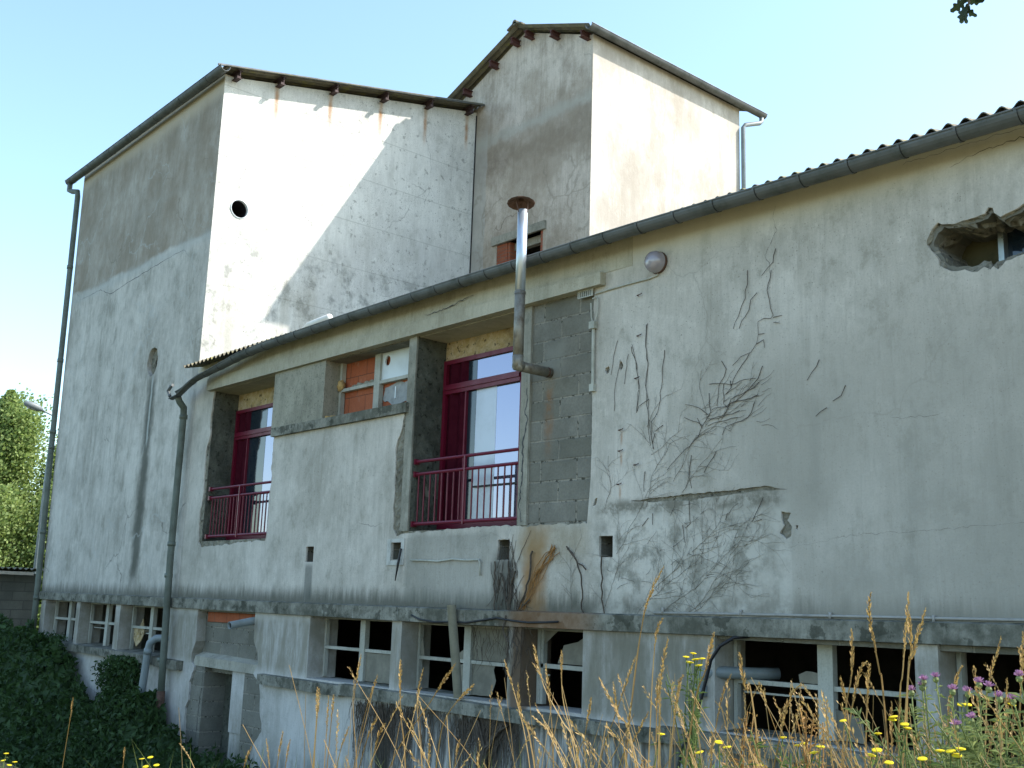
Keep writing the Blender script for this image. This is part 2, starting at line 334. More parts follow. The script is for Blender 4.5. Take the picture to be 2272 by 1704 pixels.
def block_mat(name, a, b, mortar, bw=.5, bh=.2, hor='x', mort=.012, off=(0, 0), rough=.6):
    g = G(name); h = {'x': g.x, 'y': g.y}[hor]
    wob = g.M('MULTIPLY', g.M('SUBTRACT', g.noise(9, 3), .5), .012)
    v = g.vec(g.M('ADD', g.M('ADD', h, off[0]), wob), g.M('ADD', g.M('ADD', g.z, off[1]), wob), 0)
    br = g.node('ShaderNodeTexBrick'); g.put(br.inputs['Vector'], v); br.inputs['Scale'].default_value = 1
    br.inputs['Brick Width'].default_value = bw; br.inputs['Row Height'].default_value = bh
    br.inputs['Mortar Size'].default_value = mort; br.inputs['Mortar Smooth'].default_value = .3
    g.put(br.inputs['Color1'], a); g.put(br.inputs['Color2'], b); g.put(br.inputs['Mortar'], mortar); br.inputs['Bias'].default_value = 0
    c = g.mix(g.mr(g.noise(2.3, 6, .65), .35, .65, 0, .45), br.outputs[0], tuple(q*.6 for q in a))
    c = g.mix(g.mr(g.noise(45, 4, .7), .35, .7, 0, .35), c, tuple(q*.55 for q in a))
    return g, c, br
g, c, br = block_mat('concrete_block', (.19, .185, .155), (.25, .24, .21), (.31, .29, .245), off=(7.30, 5.0))
dj = g.M('MULTIPLY', br.outputs['Fac'], g.spots(24, .56, 4)); c = g.mix(g.M('MULTIPLY', dj, .85), c, (.04, .04, .03))
c = g.mix(g.M('MULTIPLY', g.M('MULTIPLY', g.box(-7.74, -7.66, 1.55, 2.22, .045, .3, wob=.12), g.mr(g.noise(14, 5, .7), .35, .6, .25, 1)), .6), c, (.27, .12, .04))
c = g.mix(g.M('MULTIPLY', g.box(-7.78, -7.5, 2.18, 2.55, .06, .08, wob=.2), .6), c, (.24, .24, .21))
h = g.M('ADD', g.M('MULTIPLY', br.outputs['Fac'], -1.0), g.M('MULTIPLY', g.noise(60, 4, .7), .5))
M_block = g.done(c, .95, g.bump(h, .8, .012), spec=.1)
g, c, br = block_mat('shed_block', (.12, .12, .105), (.15, .15, .13), (.09, .09, .08), hor='y')
M_block_y = g.done(c, .95, g.bump(g.M('MULTIPLY', br.outputs['Fac'], -1), .5, .01), spec=.1)
def terracotta(name, hor='x', off=(0, 0)):
    g, c, br = block_mat(name, (.40, .115, .055), (.46, .15, .075), (.10, .055, .04), .36, .26, hor, .006, off)
    rib = g.node('ShaderNodeTexWave', wave_type='BANDS', bands_direction='X'); rib.inputs['Scale'].default_value = 5.5; rib.inputs['Distortion'].default_value = .4
    hh = g.M('ADD', rib.outputs[1], g.M('MULTIPLY', br.outputs['Fac'], -2)); c = g.mix(g.mr(g.noise(5, 6, .7), .55, .75, 0, .5), c, (.42, .30, .24))
    return g.done(c, .85, g.bump(hh, .4, .008), spec=.2)
M_brick = terracotta('terracotta_block', off=(.12, .07)); M_brick_y = terracotta('terracotta_block_side', 'y')
g, c, br = block_mat('red_brick', (.30, .085, .045), (.36, .12, .06), (.20, .13, .10), .22, .065, 'x', .008); M_rbrick = g.done(c, .9, g.bump(g.M('MULTIPLY', br.outputs['Fac'], -1), .5, .008))
def rubble(name, a, b, dark):
    g = G(name); n = g.noise(11, 9, .75, dist=.6); n2 = g.noise(2.6, 6, .6)
    c = g.mix(g.mr(n, .35, .65), a, b); c = g.mix(g.mr(n2, .45, .7, 0, .7), c, dark); c = g.mix(g.M('MULTIPLY', g.spots(16, .6, 4), .7), c, tuple(q*.4 for q in dark))
    return g.done(c, .97, g.bump(n, 1.0, .05), spec=.1)
M_rubble = rubble('broken_render', (.20, .185, .145), (.36, .34, .28), (.09, .085, .065))
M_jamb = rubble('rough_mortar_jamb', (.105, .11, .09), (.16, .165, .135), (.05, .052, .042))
M_foam_wall = rubble('stained_lintel_patch', (.50, .36, .17), (.68, .56, .38), (.09, .06, .03))
def simple(name, col, rough=.5, metal=0.0, var=.25, scale=8, spec=.4, dirt=None, bmp=.08, **kw):
    g = G(name); n = g.noise(scale, 6, .65); d = dirt or tuple(q*.45 for q in col)
    c = g.mix(g.M('MULTIPLY', g.mr(n, .4, .75), var*2), col, d)
    return g.done(c, g.mr(n, .3, .8, rough*.85, min(1, rough*1.25)), g.bump(n, bmp, .01), metal, spec, **kw)
M_red = simple('burgundy_paint', (.14, .006, .024), .42, var=.15, dirt=(.07, .01, .012))
M_shutter = simple('dark_burgundy_shutter', (.050, .003, .010), .85, var=.2, spec=.08, dirt=(.015, .002, .005))
M_zinc = simple('weathered_zinc', (.12, .13, .135), .6, .15, .35, 5, dirt=(.05, .06, .05))
M_pipe = simple('grey_green_downpipe', (.12, .14, .12), .6, .1, .35, 3, dirt=(.06, .065, .045))
M_galv = simple('bright_galvanised_steel', (.55, .60, .66), .35, .7, .1, 6)
M_oldgalv = simple('tarnished_steel', (.26, .24, .20), .55, .5, .5, 9, dirt=(.12, .09, .06))
M_rusty = simple('rusted_steel', (.11, .06, .042), .85, .1, .5, 14, dirt=(.05, .028, .02), bmp=.3)
M_rustpurlin = simple('rust_brown_purlin', (.095, .038, .035), .8, 0, .4, 10, dirt=(.07, .035, .03))
M_darkpurlin = simple('dark_purple_brown_purlin', (.06, .035, .035), .8, 0, .4, 10, dirt=(.03, .02, .02))
M_pvc = simple('grey_pvc', (.20, .235, .25), .45, 0, .3, 5, dirt=(.12, .13, .12))
M_pvcpale = simple('pale_pvc', (.42, .42, .37), .5, 0, .3, 7, dirt=(.22, .22, .17))
M_white = simple('white_sheet', (.62, .67, .70), .45, 0, .12, 4)
M_foam = simple('expanding_foam', (.50, .33, .13), .9, 0, .5, 18, bmp=.8)
M_black = simple('black_rubber', (.012, .012, .016), .5, 0, .1, 9)
M_wood = simple('pale_batten', (.42, .35, .25), .8, 0, .3, 10)
M_bark = simple('dead_vine_bark', (.085, .066, .05), .95, 0, .4, 20, dirt=(.03, .024, .018))
M_trace = simple('grey_vine_trace', (.24, .22, .185), .95, 0, .5, 5, dirt=(.09, .08, .065))
M_root = simple('orange_root', (.32, .16, .05), .95, 0, .4, 20)
M_dark = simple('dark_interior', (.10, .085, .07), .95, 0, .4, 2)
M_vent = simple('white_vent_pipe', (.68, .67, .63), .4, 0, .1, 5)
g = G('corrugated_cement'); n = g.noise(6, 7, .7); c = g.mix(g.mr(n, .4, .7), (.13, .12, .09), (.20, .185, .14)); c = g.mix(g.mr(g.noise(3, 6, .7), .5, .7, 0, .8), c, (.20, .19, .045))
M_sheet = g.done(c, .95, g.bump(n, .5, .01))
g = G('reflective_glass')
M_glass = g.done((.27, .27, .36), .03, None, .75, .8)
g = G('lamp_glass'); M_lampglass = g.done((.30, .27, .30), .22, g.bump(g.noise(30, 2), .3, .01), 0, .8, **{'Coat Weight': .5})
g = G('dusty_glass'); n = g.noise(5, 6, .7); c = g.mix(g.mr(n, .35, .7), (.17, .16, .13), (.25, .235, .19)); M_dust = g.done(c, .6, g.bump(n, .05, .01), 0, .2)
g = G('dark_glass'); M_dglass = g.done((.012, .02, .03), .06, None, 0, .8)
def leafmat(name, a, b, trans=.4):
    g = G(name); oi = g.node('ShaderNodeNewGeometry').outputs['Random Per Island']
    c = g.mix(oi, a, b); out = g.t.nodes['Material Output']; tr = g.node('ShaderNodeBsdfTranslucent'); g.put(tr.inputs[0], g.mix(.5, c, (b[0]*1.4, b[1]*1.5, b[2])))
    g.done(c, .6, None, 0, .25); mx = g.node('ShaderNodeMixShader'); mx.inputs[0].default_value = trans
    g.t.links.new(g.b.outputs[0], mx.inputs[1]); g.t.links.new(tr.outputs[0], mx.inputs[2]); g.t.links.new(mx.outputs[0], out.inputs[0])
    return g.m
M_ivy = leafmat('dark_bramble_leaf', (.012, .030, .008), (.05, .095, .03), .25)
M_poplar = leafmat('poplar_leaf', (.085, .14, .035), (.27, .33, .12), .4)
M_oak = leafmat('oak_leaf', (.02, .035, .02), (.035, .055, .03), .15)
M_dry = leafmat('dry_grass', (.30, .19, .075), (.48, .34, .15), .25)
M_green = leafmat('green_grass', (.09, .14, .03), (.20, .25, .07), .35)
M_weed = leafmat('weed_leaf', (.08, .13, .035), (.17, .22, .08), .35)
M_thleaf = leafmat('thistle_leaf', (.13, .17, .06), (.30, .34, .15), .35)
M_yel = leafmat('yellow_flower', (.62, .50, .01), (.78, .66, .03), .3)
M_pur = leafmat('purple_flower', (.30, .12, .30), (.50, .28, .48), .3)
M_seed = leafmat('brown_seed', (.26, .13, .04), (.46, .28, .11), .25)
M_trunk = simple('tree_bark', (.13, .11, .085), .9, 0, .5, 12)
g = G('rough_ground'); n = g.noise(1.5, 8, .65); n2 = g.noise(14, 5, .7)
c = g.mix(g.mr(n, .35, .65), (.24, .19, .10), (.34, .28, .15)); c = g.mix(g.mr(n2, .4, .65, 0, .6), c, (.12, .13, .05))
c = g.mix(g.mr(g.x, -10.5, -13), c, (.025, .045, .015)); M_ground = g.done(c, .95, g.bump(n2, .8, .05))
# ------------------------------------------------------------------ terrain
def sst(a, b, x):
    t = max(0, min(1, (x-a)/(b-a))); return t*t*(3-2*t)
def ground_z(x, y):
    base = -2.45 + .55*sst(-12.5, -4, x)
    bank = -1.5 + .3*sst(-9, -3, x)
    k = sst(-1.6, -4.0, y) if y < 0 else 0
    z = base + (bank-base)*k
    z -= .9*sst(-12, -17, x)*k*.9
    return z + .05*mnoise.noise(Vector((x*.7, y*.7, 0)))
xs = [-400, -200, -120, -80, -60, -45]+[-38+.8*i for i in range(68)]+[18, 25, 40, 80, 160, 400]
ys = [-400, -200, -100, -50, -30, -20, -14]+[-11+.45*i for i in range(30)]+[4, 6, 10, 15, 25, 40, 80, 160, 400]
gv = [(x, y, ground_z(x, y)) for y in ys for x in xs]; nx = len(xs)
gf = [(j*nx+i, j*nx+i+1, (j+1)*nx+i+1, (j+1)*nx+i) for j in range(len(ys)-1) for i in range(nx-1)]
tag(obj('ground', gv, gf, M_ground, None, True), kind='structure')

# ------------------------------------------------------------------ the factory building
B = thing('factory_building', 'derelict rendered factory with two tall blocks, corrugated roofs and burgundy balcony doors', 'building', (-10, 0, -2.4))
B.location = (0, 0, 0)
# --- wing front: render coat (3 cm) over masonry
O1 = [(-14.9, 3.0), (-14.94, 2.57), (-14.91, 2.32), (-15.0, 2.08), (-14.98, 1.8), (-14.96, 1.53), (-15.02, 1.16), (-14.98, .78), (-14.9, .71), (-14.34, .72), (-13.83, .745), (-13.04, .76), (-13.02, .83), (-13.01, 1.06), (-13.03, 1.36), (-12.98, 1.57), (-13.03, 1.7), (-13.02, 2.1)]
P1 = [(-12.96, 2.13), (-10.07, 2.13), (-10.09, 2.01), (-10.14, 1.87), (-10.2, 1.75), (-10.19, 1.5), (-10.17, 1.26), (-10.19, 1.09), (-10.16, .81), (-10.1, .74), (-9.89, .765), (-9.44, .775), (-8.91, .79), (-8.41, .80), (-7.97, .78), (-7.5, .79), (-7.085, .78)]
Q1 = [(-7.09, 1.2), (-7.085, 1.8), (-7.09, 2.4), (-7.09, 2.97)]
hole_big = rag(O1, .018, .04, 1, False)[:-1] + [(-13.02, 2.12)] + [P1[0], P1[1]] + rag(P1[1:], .016, .04, 2, False)[1:-1] + rag(Q1, .006, .04, 3, False) + [(-7.12, 3.005)]
hole_big[0] = (-14.9, 3.005)
HOLE = [(-3.74,2.66),(-3.74,2.69),(-3.72,2.73),(-3.7,2.77),(-3.65,2.81),(-3.62,2.79),(-3.57,2.78),(-3.53,2.77),(-3.47,2.78),(-3.4,2.78),(-3.31,2.79),(-3.28,2.83),(-3.25,2.82),(-3.24,2.78),(-3.2,2.74),(-3.13,2.76),(-3.08,2.77),(-3.03,2.80),(-2.9,2.82),(-2.72,2.79),(-2.55,2.80),(-2.5,2.7),(-2.47,2.55),(-2.56,2.44),(-2.75,2.41),(-2.9,2.43),(-3.05,2.44),(-3.11,2.43),(-3.18,2.42),(-3.24,2.37),(-3.27,2.40),(-3.29,2.38),(-3.33,2.41),(-3.38,2.385),(-3.42,2.39),(-3.47,2.42),(-3.57,2.43),(-3.62,2.46),(-3.65,2.49),(-3.66,2.54),(-3.7,2.6)]
hole_r = rag(HOLE, .008, .03, 5)
cx_, cz_ = -3.1, 2.6
hole_r_in = rag([(cx_+(x-cx_)*.94, cz_+(z-cz_)*.84) for x, z in HOLE], .014, .025, 6)
H1 = rect(-12.0, -11.82, .47, .66); H2 = rect(-10.18, -9.99, .48, .67); H3 = rag(rect(-8.37, -8.19, .46, .66), .006, .03, 7); H4 = rect(-6.97, -6.80, .47, .66)
chips = [circle(-6.90, 2.18, .028, .035, 10, .25, 5), circle(-6.73, 2.20, .024, .04, 10, .3, 6),
         rag([(-5.02, .80), (-4.93, .785), (-4.965, .73), (-4.925, .68), (-4.94, .60), (-4.98, .585), (-5.04, .63), (-5.0, .69), (-5.02, .745)], .006, .02, 8),
         rag([(-4.89, .69), (-4.868, .688), (-4.878, .65), (-4.893, .66)], .002, .01, 9),
         rag([(-7.06, .93), (-7.03, 1.0), (-7.0, 1.01), (-7.02, .94)], .004, .02, 10)]
crackgap = rag([(-6.6, .958), (-5.95, .985), (-5.5, .99), (-5.18, 1.008), (-4.96, .965), (-5.2, .972), (-5.5, .955), (-5.95, .93), (-6.3, .935)], .008, .03, 12)
wing_o = [(-15.497, -.02), (5, -.02), (5, 3.44), (-15.497, 3.44)]
plate('wall', wing_o, [hole_big, hole_r, H1, H2, H3, H4, crackgap]+chips, 'y', 0, .028, [M_wing], B, 'long low wing wall with streaked grey render', back=False, side_rough=.006)
sub_holes = [rect(-14.93, -13.03, .79, 3.0), rect(-9.90, -8.09, .79, 3.0), rect(-11.79, -10.04, 2.24, 2.985), hole_r_in,
             rect(-12.02, -11.80, .45, .68), rect(-10.19, -9.98, .47, .68), rect(-8.38, -8.18, .45, .67), rect(-6.98, -6.79, .46, .67)]
plate('masonry', [(-15.49, -.19), (5, -.19), (5, 3.44), (-15.49, 3.44)], sub_holes, 'y', .029, .45, [M_block], B, 'bare grey concrete blockwork behind the render', side_rough=0)
# plain backs of the four wall holes
mb = MB()
for x0, x1, z0, z1 in ((-12.05, -11.78, .43, .7), (-10.22, -9.95, .45, .7), (-8.4, -8.15, .43, .69), (-7.0, -6.77, .44, .69)): mb.box(x0, x1, .22, .24, z0, z1)
mb.build('vent_hole_back', M_rubble, B)
# rough broken mortar pads that show in the ragged margins of the openings
mb = MB()
def pad(x0, x1, z0, z1, y, seed, amp=.012, st=.035):
    rnd = random.Random(seed); nxx = max(2, int((x1-x0)/st)+1); nz = max(2, int((z1-z0)/st)+1)
    vs = [(x0+(x1-x0)*i/(nxx-1), y-amp*abs(mnoise.noise(Vector((i*.9, j*.7, seed))))*1.8-rnd.random()*amp*.5 if 0 < i < nxx-1 else y+.004, z0+(z1-z0)*j/(nz-1)) for j in range(nz) for i in range(nxx)]
    mb.add(vs, [(j*nxx+i, j*nxx+i+1, (j+1)*nxx+i+1, (j+1)*nxx+i) for j in range(nz-1) for i in range(nxx-1)])
pad(-10.24, -10.04, .70, 2.15, .022, 1); pad(-15.06, -14.93, .66, 3.0, .022, 2, .010); pad(-13.03, -12.94, .70, 2.12, .022, 3, .008)
pad(-15.0, -12.98, .68, .79, .022, 4, .01); pad(-10.2, -7.05, .70, .79, .022, 5, .012); pad(-5.1, -4.84, .56, .84, .022, 6, .006); pad(-6.7, -4.9, .91, 1.03, .022, 7, .006)
mb.build('broken_render_edge', M_rubble, B, label='rough broken mortar along the openings')
# deep jambs of the two door recesses
mb = MB()
def jamb(x, side, z0, z1, y0, y1, seed):
    ny, nz = 8, 40; vs = []
    for j in range(nz+1):
        for i in range(ny+1):
            z = z0+(z1-z0)*j/nz; y = y0+(y1-y0)*i/ny
            vs.append((x+side*(.006+.016*(mnoise.noise(Vector((y*6, z*5, seed)))+.5)), y, z))
    f = [(j*(ny+1)+i, j*(ny+1)+i+1, (j+1)*(ny+1)+i+1, (j+1)*(ny+1)+i) for j in range(nz) for i in range(ny)]
    mb.add(vs, f)
for a_ in ((-14.93, 1, .79, 3.0, .03, .43, 1), (-9.90, 1, .79, 3.0, .012, .43, 2), (-13.03, -1, .79, 3.0, .03, .43, 3), (-8.09, -1, .79, 3.0, .012, .43, 4)):
    mb = MB(); jamb(*a_); mb.build('recess_jamb', M_jamb, B, label='dark rough mortar jamb of the %s door recess' % ('left' if a_[0] < -12 else 'large'))
MB().box(-14.93, -13.03, .42, .44, 2.745, 2.99).build('lintel_patch', M_foam_wall, B, label='yellow stained patch above the left burgundy door')
MB().box(-9.90, -8.09, .42, .44, 2.765, 2.99).build('lintel_patch', M_foam_wall, B, label='yellow stained patch above the large burgundy door')
MB().box(-14.925, -13.035, .031, .44, 2.991, 2.998).build('soffit', M_beam, B); MB().box(-9.893, -8.097, .031, .44, 2.991, 2.998).build('soffit', M_beam, B)
# concrete posts, beam, prefabricated panel
MB().box(-10.035, -9.895, -.006, .43, .79, 2.998).build('post', M_conc, B, label='concrete post left of the large balcony door')
MB().box(-8.095, -7.965, .002, .43, .79, 2.998).build('post', M_conc, B, label='cracked concrete post right of the large balcony door')
mb = MB(); mb.hexa([(-15.0, -.075, 2.995), (-6.94, -.075, 3.003), (-6.94, .03, 3.003), (-15.0, .03, 2.995), (-15.0, -.075, 3.175), (-6.94, -.075, 3.125), (-6.94, .03, 3.125), (-15.0, .03, 3.175)])
mb.build('beam', M_beam, B, label='cream concrete beam above doors and window')
mb = MB(); mb.hexa([(-15.0, -.052, 3.177), (-9.6, -.052, 3.14), (-9.6, .02, 3.14), (-15.0, .02, 3.177), (-15.0, -.052, 3.44), (-9.6, -.02, 3.44), (-9.6, .02, 3.44), (-15.0, .02, 3.44)])
mb.hexa([(-9.6, -.052, 3.14), (-6.6, -.003, 3.127), (-6.6, .02, 3.127), (-9.6, .02, 3.14), (-9.6, -.02, 3.44), (-6.6, -.003, 3.44), (-6.6, .02, 3.44), (-9.6, .02, 3.44)])
mb.build('eaves_band', M_beam, B)
mb = MB().box(-13.06, -11.785, -.028, .2, 2.245, 2.994); mb.build('panel', M_panel, B, label='speckled concrete panel left of the bricked-up window')
mb = MB(); mb.box(-13.02, -9.985, -.05, .26, 2.125, 2.24); mb.build('sill', M_ledge, B, label='upper mouldy window sill')
mb = MB().box(-11.783, -10.04, .26, .28, 2.24, 2.99); mb.build('brick_infill', M_brick, B, label='terracotta hollow brick infill')
# small bricked-up window
wn = MB()
wn.box(-11.783, -11.735, .19, .25, 2.241, 2.99).box(-11.0, -10.885, .185, .25, 2.241, 2.99)
wn.box(-11.735, -11.0, .19, .25, 2.605, 2.645).box(-10.885, -10.037, .19, .25, 2.605, 2.645)
wn = wn.build('window', M_frame, B, label='small window blocked with bricks')
plate('panel', rect(-10.885, -10.038, 2.646, 2.99), [circle(-10.77, 2.88, .052, .062)], 'y', .215, .235, [M_white], wn, 'white board with round hole')
sm = rag([(-10.88, 2.42), (-10.84, 2.56), (-10.6, 2.6), (-10.3, 2.58), (-10.05, 2.55), (-10.05, 2.37), (-10.3, 2.38), (-10.6, 2.31)], .02, .05, 4)
plate('mortar_smear', sm, [], 'y', .248, .262, [simple('pale_mortar', (.33, .34, .34), .9, 0, .3, 12, bmp=.5)], wn)
MB().box(-10.62, -10.60, .235, .25, 2.40, 2.545).build('strip', M_white, wn)
rnd = random.Random(4)
def blob(cx, cy, cz, rx, ry, rz, seed, n=14):
    b = MB(); vs = []; fs = []
    for j in range(n+1):
        th = math.pi*j/n
        for i in range(n):
            ph = 2*math.pi*i/n; d = Vector((math.sin(th)*math.cos(ph), math.sin(th)*math.sin(ph), math.cos(th)))
            q = 1+.35*mnoise.noise(d*1.8+Vector((seed, 0, 0)))
            vs.append((cx+d.x*rx*q, cy+d.y*ry*q, cz+d.z*rz*q))
    fs = [(j*n+i, j*n+(i+1) % n, (j+1)*n+(i+1) % n, (j+1)*n+i) for j in range(n) for i in range(n)]
    return b.add(vs, fs)
blob(-11.74, .19, 2.69, .055, .05, .07, 1).build('foam_lump', M_foam, wn, True)
b = blob(-11.80, .05, 2.255, .05, .05, .035, 2); b2 = blob(-11.70, .08, 2.25, .06, .05, .035, 3); b.add(b2.v, b2.f); b.build('foam_lump', M_foam, wn, True)
mb = MB()
for i in range(14):
    x = -11.5+.036*i; mb.hexa([(x, .19, 2.645), (x+.045, .19, 2.645), (x+.045, .25, 2.645), (x, .25, 2.645), (x+.005, .2, 2.66+rnd.random()*.03), (x+.04, .2, 2.66+rnd.random()*.03), (x+.04, .25, 2.67), (x, .25, 2.67)])
mb.build('mortar_droppings', M_rubble, wn)

# --- balcony doors
def door(x0, x1, z0, z1, zt, folds_to, dark_to, label, pale=None):
    y = .415; f = MB(); t = .05
    f.box(x0+.02, x0+.02+t, y-.03, y+.03, z0, z1).box(x1-t, x1, y-.03, y+.03, z0, z1)
    f.box(x0+.02+t, x1-t, y-.03, y+.03, z1-t, z1).box(x0+.02+t, x1-t, y-.03, y+.03, z0, z0+.09)
    f.box(x0+.02+t, x1-t, y-.04, y+.03, zt-.055, zt+.055)
    f.box(x0+.02+t, x1-t, y-.055, y-.04, zt-.01, zt+.03)
    d = f.build('door', M_red, B, label=label)
    sh = MB(); n = 4; ww = (folds_to-(x0+.02+t))/n   # folded burgundy shutter leaves stacked against the left jamb
    for (za, zb) in ((z0+.09, zt-.055), (zt+.055, z1-t)):
        for i in range(n):
            xa = x0+.02+t+ww*i
            e = (-.03, .012) if i % 2 else (.012, -.03); sh.hexa([(xa, y+e[0], za), (xa+ww, y+e[1], za), (xa+ww, y+.02, za), (xa, y+.02, za), (xa, y+e[0], zb), (xa+ww, y+e[1], zb), (xa+ww, y+.02, zb), (xa, y+.02, zb)])
    sh.build('shutter', M_shutter, d, label='folded burgundy shutter')
    MB().box(folds_to-.012, folds_to+.012, y-.035, y+.01, z0+.09, zt-.055).build('meeting_stile', M_red, d)
    MB().box(folds_to+.001, dark_to, y-.002, y+.012, z0+.09, zt-.055).box(folds_to+.001, dark_to, y-.002, y+.012, zt+.055, z1-t).build('pane', M_dglass, d, label='pane darkened to stand for the jamb reflection')  # jamb reflection drawn as a strip of dark glass
    MB().box(dark_to, x1-t, y, y+.012, zt+.055, z1-t).build('pane', M_glass, d)
    MB().box(dark_to, x1-t, y, y+.012, z0+.09, zt-.055).build('pane', M_glass, d)
    return d
D2 = door(-9.895, -8.49, .80, 2.765, 2.42, -9.45, -9.30, 'large burgundy balcony door')
MB().box(-8.49, -8.10, .40, .44, .80, 2.765).build('closing_strip', M_jamb, D2)
MB().box(-9.297, -8.95, .4135, .4148, .895, 2.363).build('pale_pane_part', simple('pale_pane', (.50, .54, .62), .25, .1, .15, 3), D2, label='paler half of the glass')  # thin sheet giving part of the lower glass a paler tone
MB().box(-9.28, -8.55, .395, .408, 1.27, 1.29).build('inner_rail', M_black, D2)
D1 = door(-14.925, -13.06, .80, 2.745, 2.35, -14.48, -14.0, 'narrow looking burgundy balcony door on the left')
def railing(x0, x1, zs, n, label):
    y = .06; f = MB()
    for z, r in zip(zs, (.018, .018, .02)): f.tube([(x0, y, z), (x1, y, z)], r, 8)
    f.box((x0+x1)/2-.012, (x0+x1)/2+.012, y-.022, y+.005, zs[2]-.03, zs[0])
    for z in zs: f.box(x0-.03, x0+.015, y-.03, y+.03, z-.03, z+.03)
    rl = f.build('balcony_railing', M_red, B, label=label)
    b0 = None
    for i in range(n):
        x = x0+.06+(x1-x0-.10)*i/(n-1)
        if b0 is None: b0 = MB().tube([(0, 0, zs[2]), (0, 0, zs[1])], .0085, 6).build('baluster', M_red, rl); o = b0
        else: o = b0.copy(); COL.objects.link(o); o.parent = rl
        o.location = (x, y, 0)
railing(-9.875, -8.12, (1.56, 1.42, .87), 17, 'burgundy railing of the large balcony door')
railing(-14.83, -13.06, (1.54, 1.41, .86), 19, 'burgundy railing of the left balcony door')

# --- broken hole on the right with a window behind
n_ = len(hole_r); vs = []; rr = random.Random(9); ys_ = (.004, .03, .06, .10, .15, .21, .27); bases = (0, .04, .09, .12, .16, .17, .17)
for L_, (yy, kk) in enumerate(zip(ys_, bases)):
    for i, (x, z) in enumerate(hole_r):
        f = mnoise.noise(Vector((x*11, z*11, L_*1.7)))*.16*(L_ > 0)+rr.uniform(-.10, .10)*(L_ > 0)
        dx, dz = (-3.1-x), (2.6-z); k2 = max(0, kk+f)*(.55 if abs(dx) > .4 else 1)
        if abs(dz) < .04: k2 *= .6
        vs.append((x+max(-.14, min(.14, dx*k2*.7)), yy+rr.uniform(-.012, .012)*(L_ > 0), z+dz*k2*1.6))
rim = MB().add(vs, [(L_*n_+i, L_*n_+(i+1) % n_, (L_+1)*n_+(i+1) % n_, (L_+1)*n_+i) for L_ in range(6) for i in range(n_)])
rim.build('broken_rim', M_rubble, B, label='jagged rim of the broken hole at the right')
mb = MB()
mb.box(-4.0, -2.2, .451, .47, 2.2, 3.0)
mb.build('inner_panel', simple('olive_panel', (.09, .08, .035), .7, 0, .5, 5), B)
wr = MB().box(-3.375, -3.335, .33, .45, 2.3, 2.95).box(-3.335, -2.3, .33, .45, 2.36, 2.40).build('window', simple('grey_aluminium', (.35, .38, .36), .3, .6, .2, 6), B, label='window seen through the broken hole at the right')
MB().box(-3.335, -2.3, .40, .41, 2.40, 2.95).build('pane', M_dglass, wr)
# --- lower storey: concrete ledge, piers, windows, sill, basement wall
lz = -.17
LB = [(-21.24, .005, -.12), (-18, -.01, -.145), (-15.5, -.02, -.155), (-11.7, -.03, -.17), (-9, -.035, -.18), (-6.3, -.03, -.165), (-4.4, -.012, -.15), (-3.2, 0, -.14), (5, 0, -.14)]
mb = MB()
for (xa, ta, ba), (xb, tb, bb) in zip(LB[:-1], LB[1:]):
    mb.hexa([(xa, -.06, ba), (xb, -.06, bb), (xb, .44, bb), (xa, .44, ba), (xa, -.06, ta), (xb, -.06, tb), (xb, -.002, tb+.012), (xa, -.002, ta+.012)])
mb.build('ledge', M_ledge, B, label='mouldy concrete ledge above the basement windows')
Wn = [(-20.93, -19.41), (-19.25, -17.71), (-17.52, -15.88), (-11.79, -10.09), (-9.91, -8.16), (-7.98, -7.15), (-5.67, -3.96), (-3.79, -2.1), (-1.7, 0.0), (.4, 2.1)]
def lb(x):
    for (xa, ta, ba), (xb, tb, bb) in zip(LB[:-1], LB[1:]):
        if xa <= x <= xb: return ba+(bb-ba)*(x-xa)/(xb-xa)
    return -.15
zb = -.90
holes = [[(a, zb), (b, zb), (b, lb(b)-.001), (a, lb(a)-.001)] for a, b in Wn]
niche = rag([(-14.80, -.17), (-14.80, -.4), (-14.78, -.6), (-14.88, -.77), (-14.87, -.89), (-14.77, -.95), (-14.78, -1.0), (-14.88, -1.16), (-14.86, -1.4), (-14.94, -1.51), (-14.91, -1.82), (-14.92, -2.55)], .012, .05, 21, False)
niche += rag([(-12.95, -2.55), (-13.0, -1.9), (-12.9, -1.74), (-12.77, -1.62), (-12.78, -1.52), (-12.85, -1.38), (-12.86, -1.21), (-12.91, -1.05), (-13.08, -.94), (-12.98, -.79), (-13.01, -.68), (-13.13, -.54), (-13.15, -.34), (-13.15, -.17)], .012, .05, 22, False)
topy = [(-21.22, -.13)]
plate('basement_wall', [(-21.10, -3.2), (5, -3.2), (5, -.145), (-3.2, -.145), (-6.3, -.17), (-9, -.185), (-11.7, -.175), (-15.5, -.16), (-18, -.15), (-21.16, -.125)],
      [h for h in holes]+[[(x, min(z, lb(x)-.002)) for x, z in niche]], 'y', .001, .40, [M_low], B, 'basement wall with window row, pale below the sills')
def sill(x0, x1, zt, zb_, cut=0):
    mb = MB(); mb.hexa([(x0, -.09, zb_), (x1-cut, -.09, zb_-.01), (x1, .40, zb_-.01), (x0, .40, zb_), (x0, -.09, zt), (x1-cut, -.09, zt-.01), (x1, .40, zt+.02), (x0, .40, zt+.03)]); mb.build('sill', M_ledge, B, label='weathered concrete sill length under the basement windows')
sill(-21.2, -19.4, -.835, -.95); sill(-19.4, -17.6, -.845, -.96); sill(-17.6, -15.9, -.86, -.985); sill(-15.9, -15.02, -.885, -1.01, .12)
sill(-12.82, -10.95, -.92, -1.04); sill(-10.95, -9.2, -.91, -1.03); sill(-9.2, -7.8, -.92, -1.04); sill(-7.8, -6.2, -.93, -1.04); sill(-6.2, 5, -.91, -1.03)
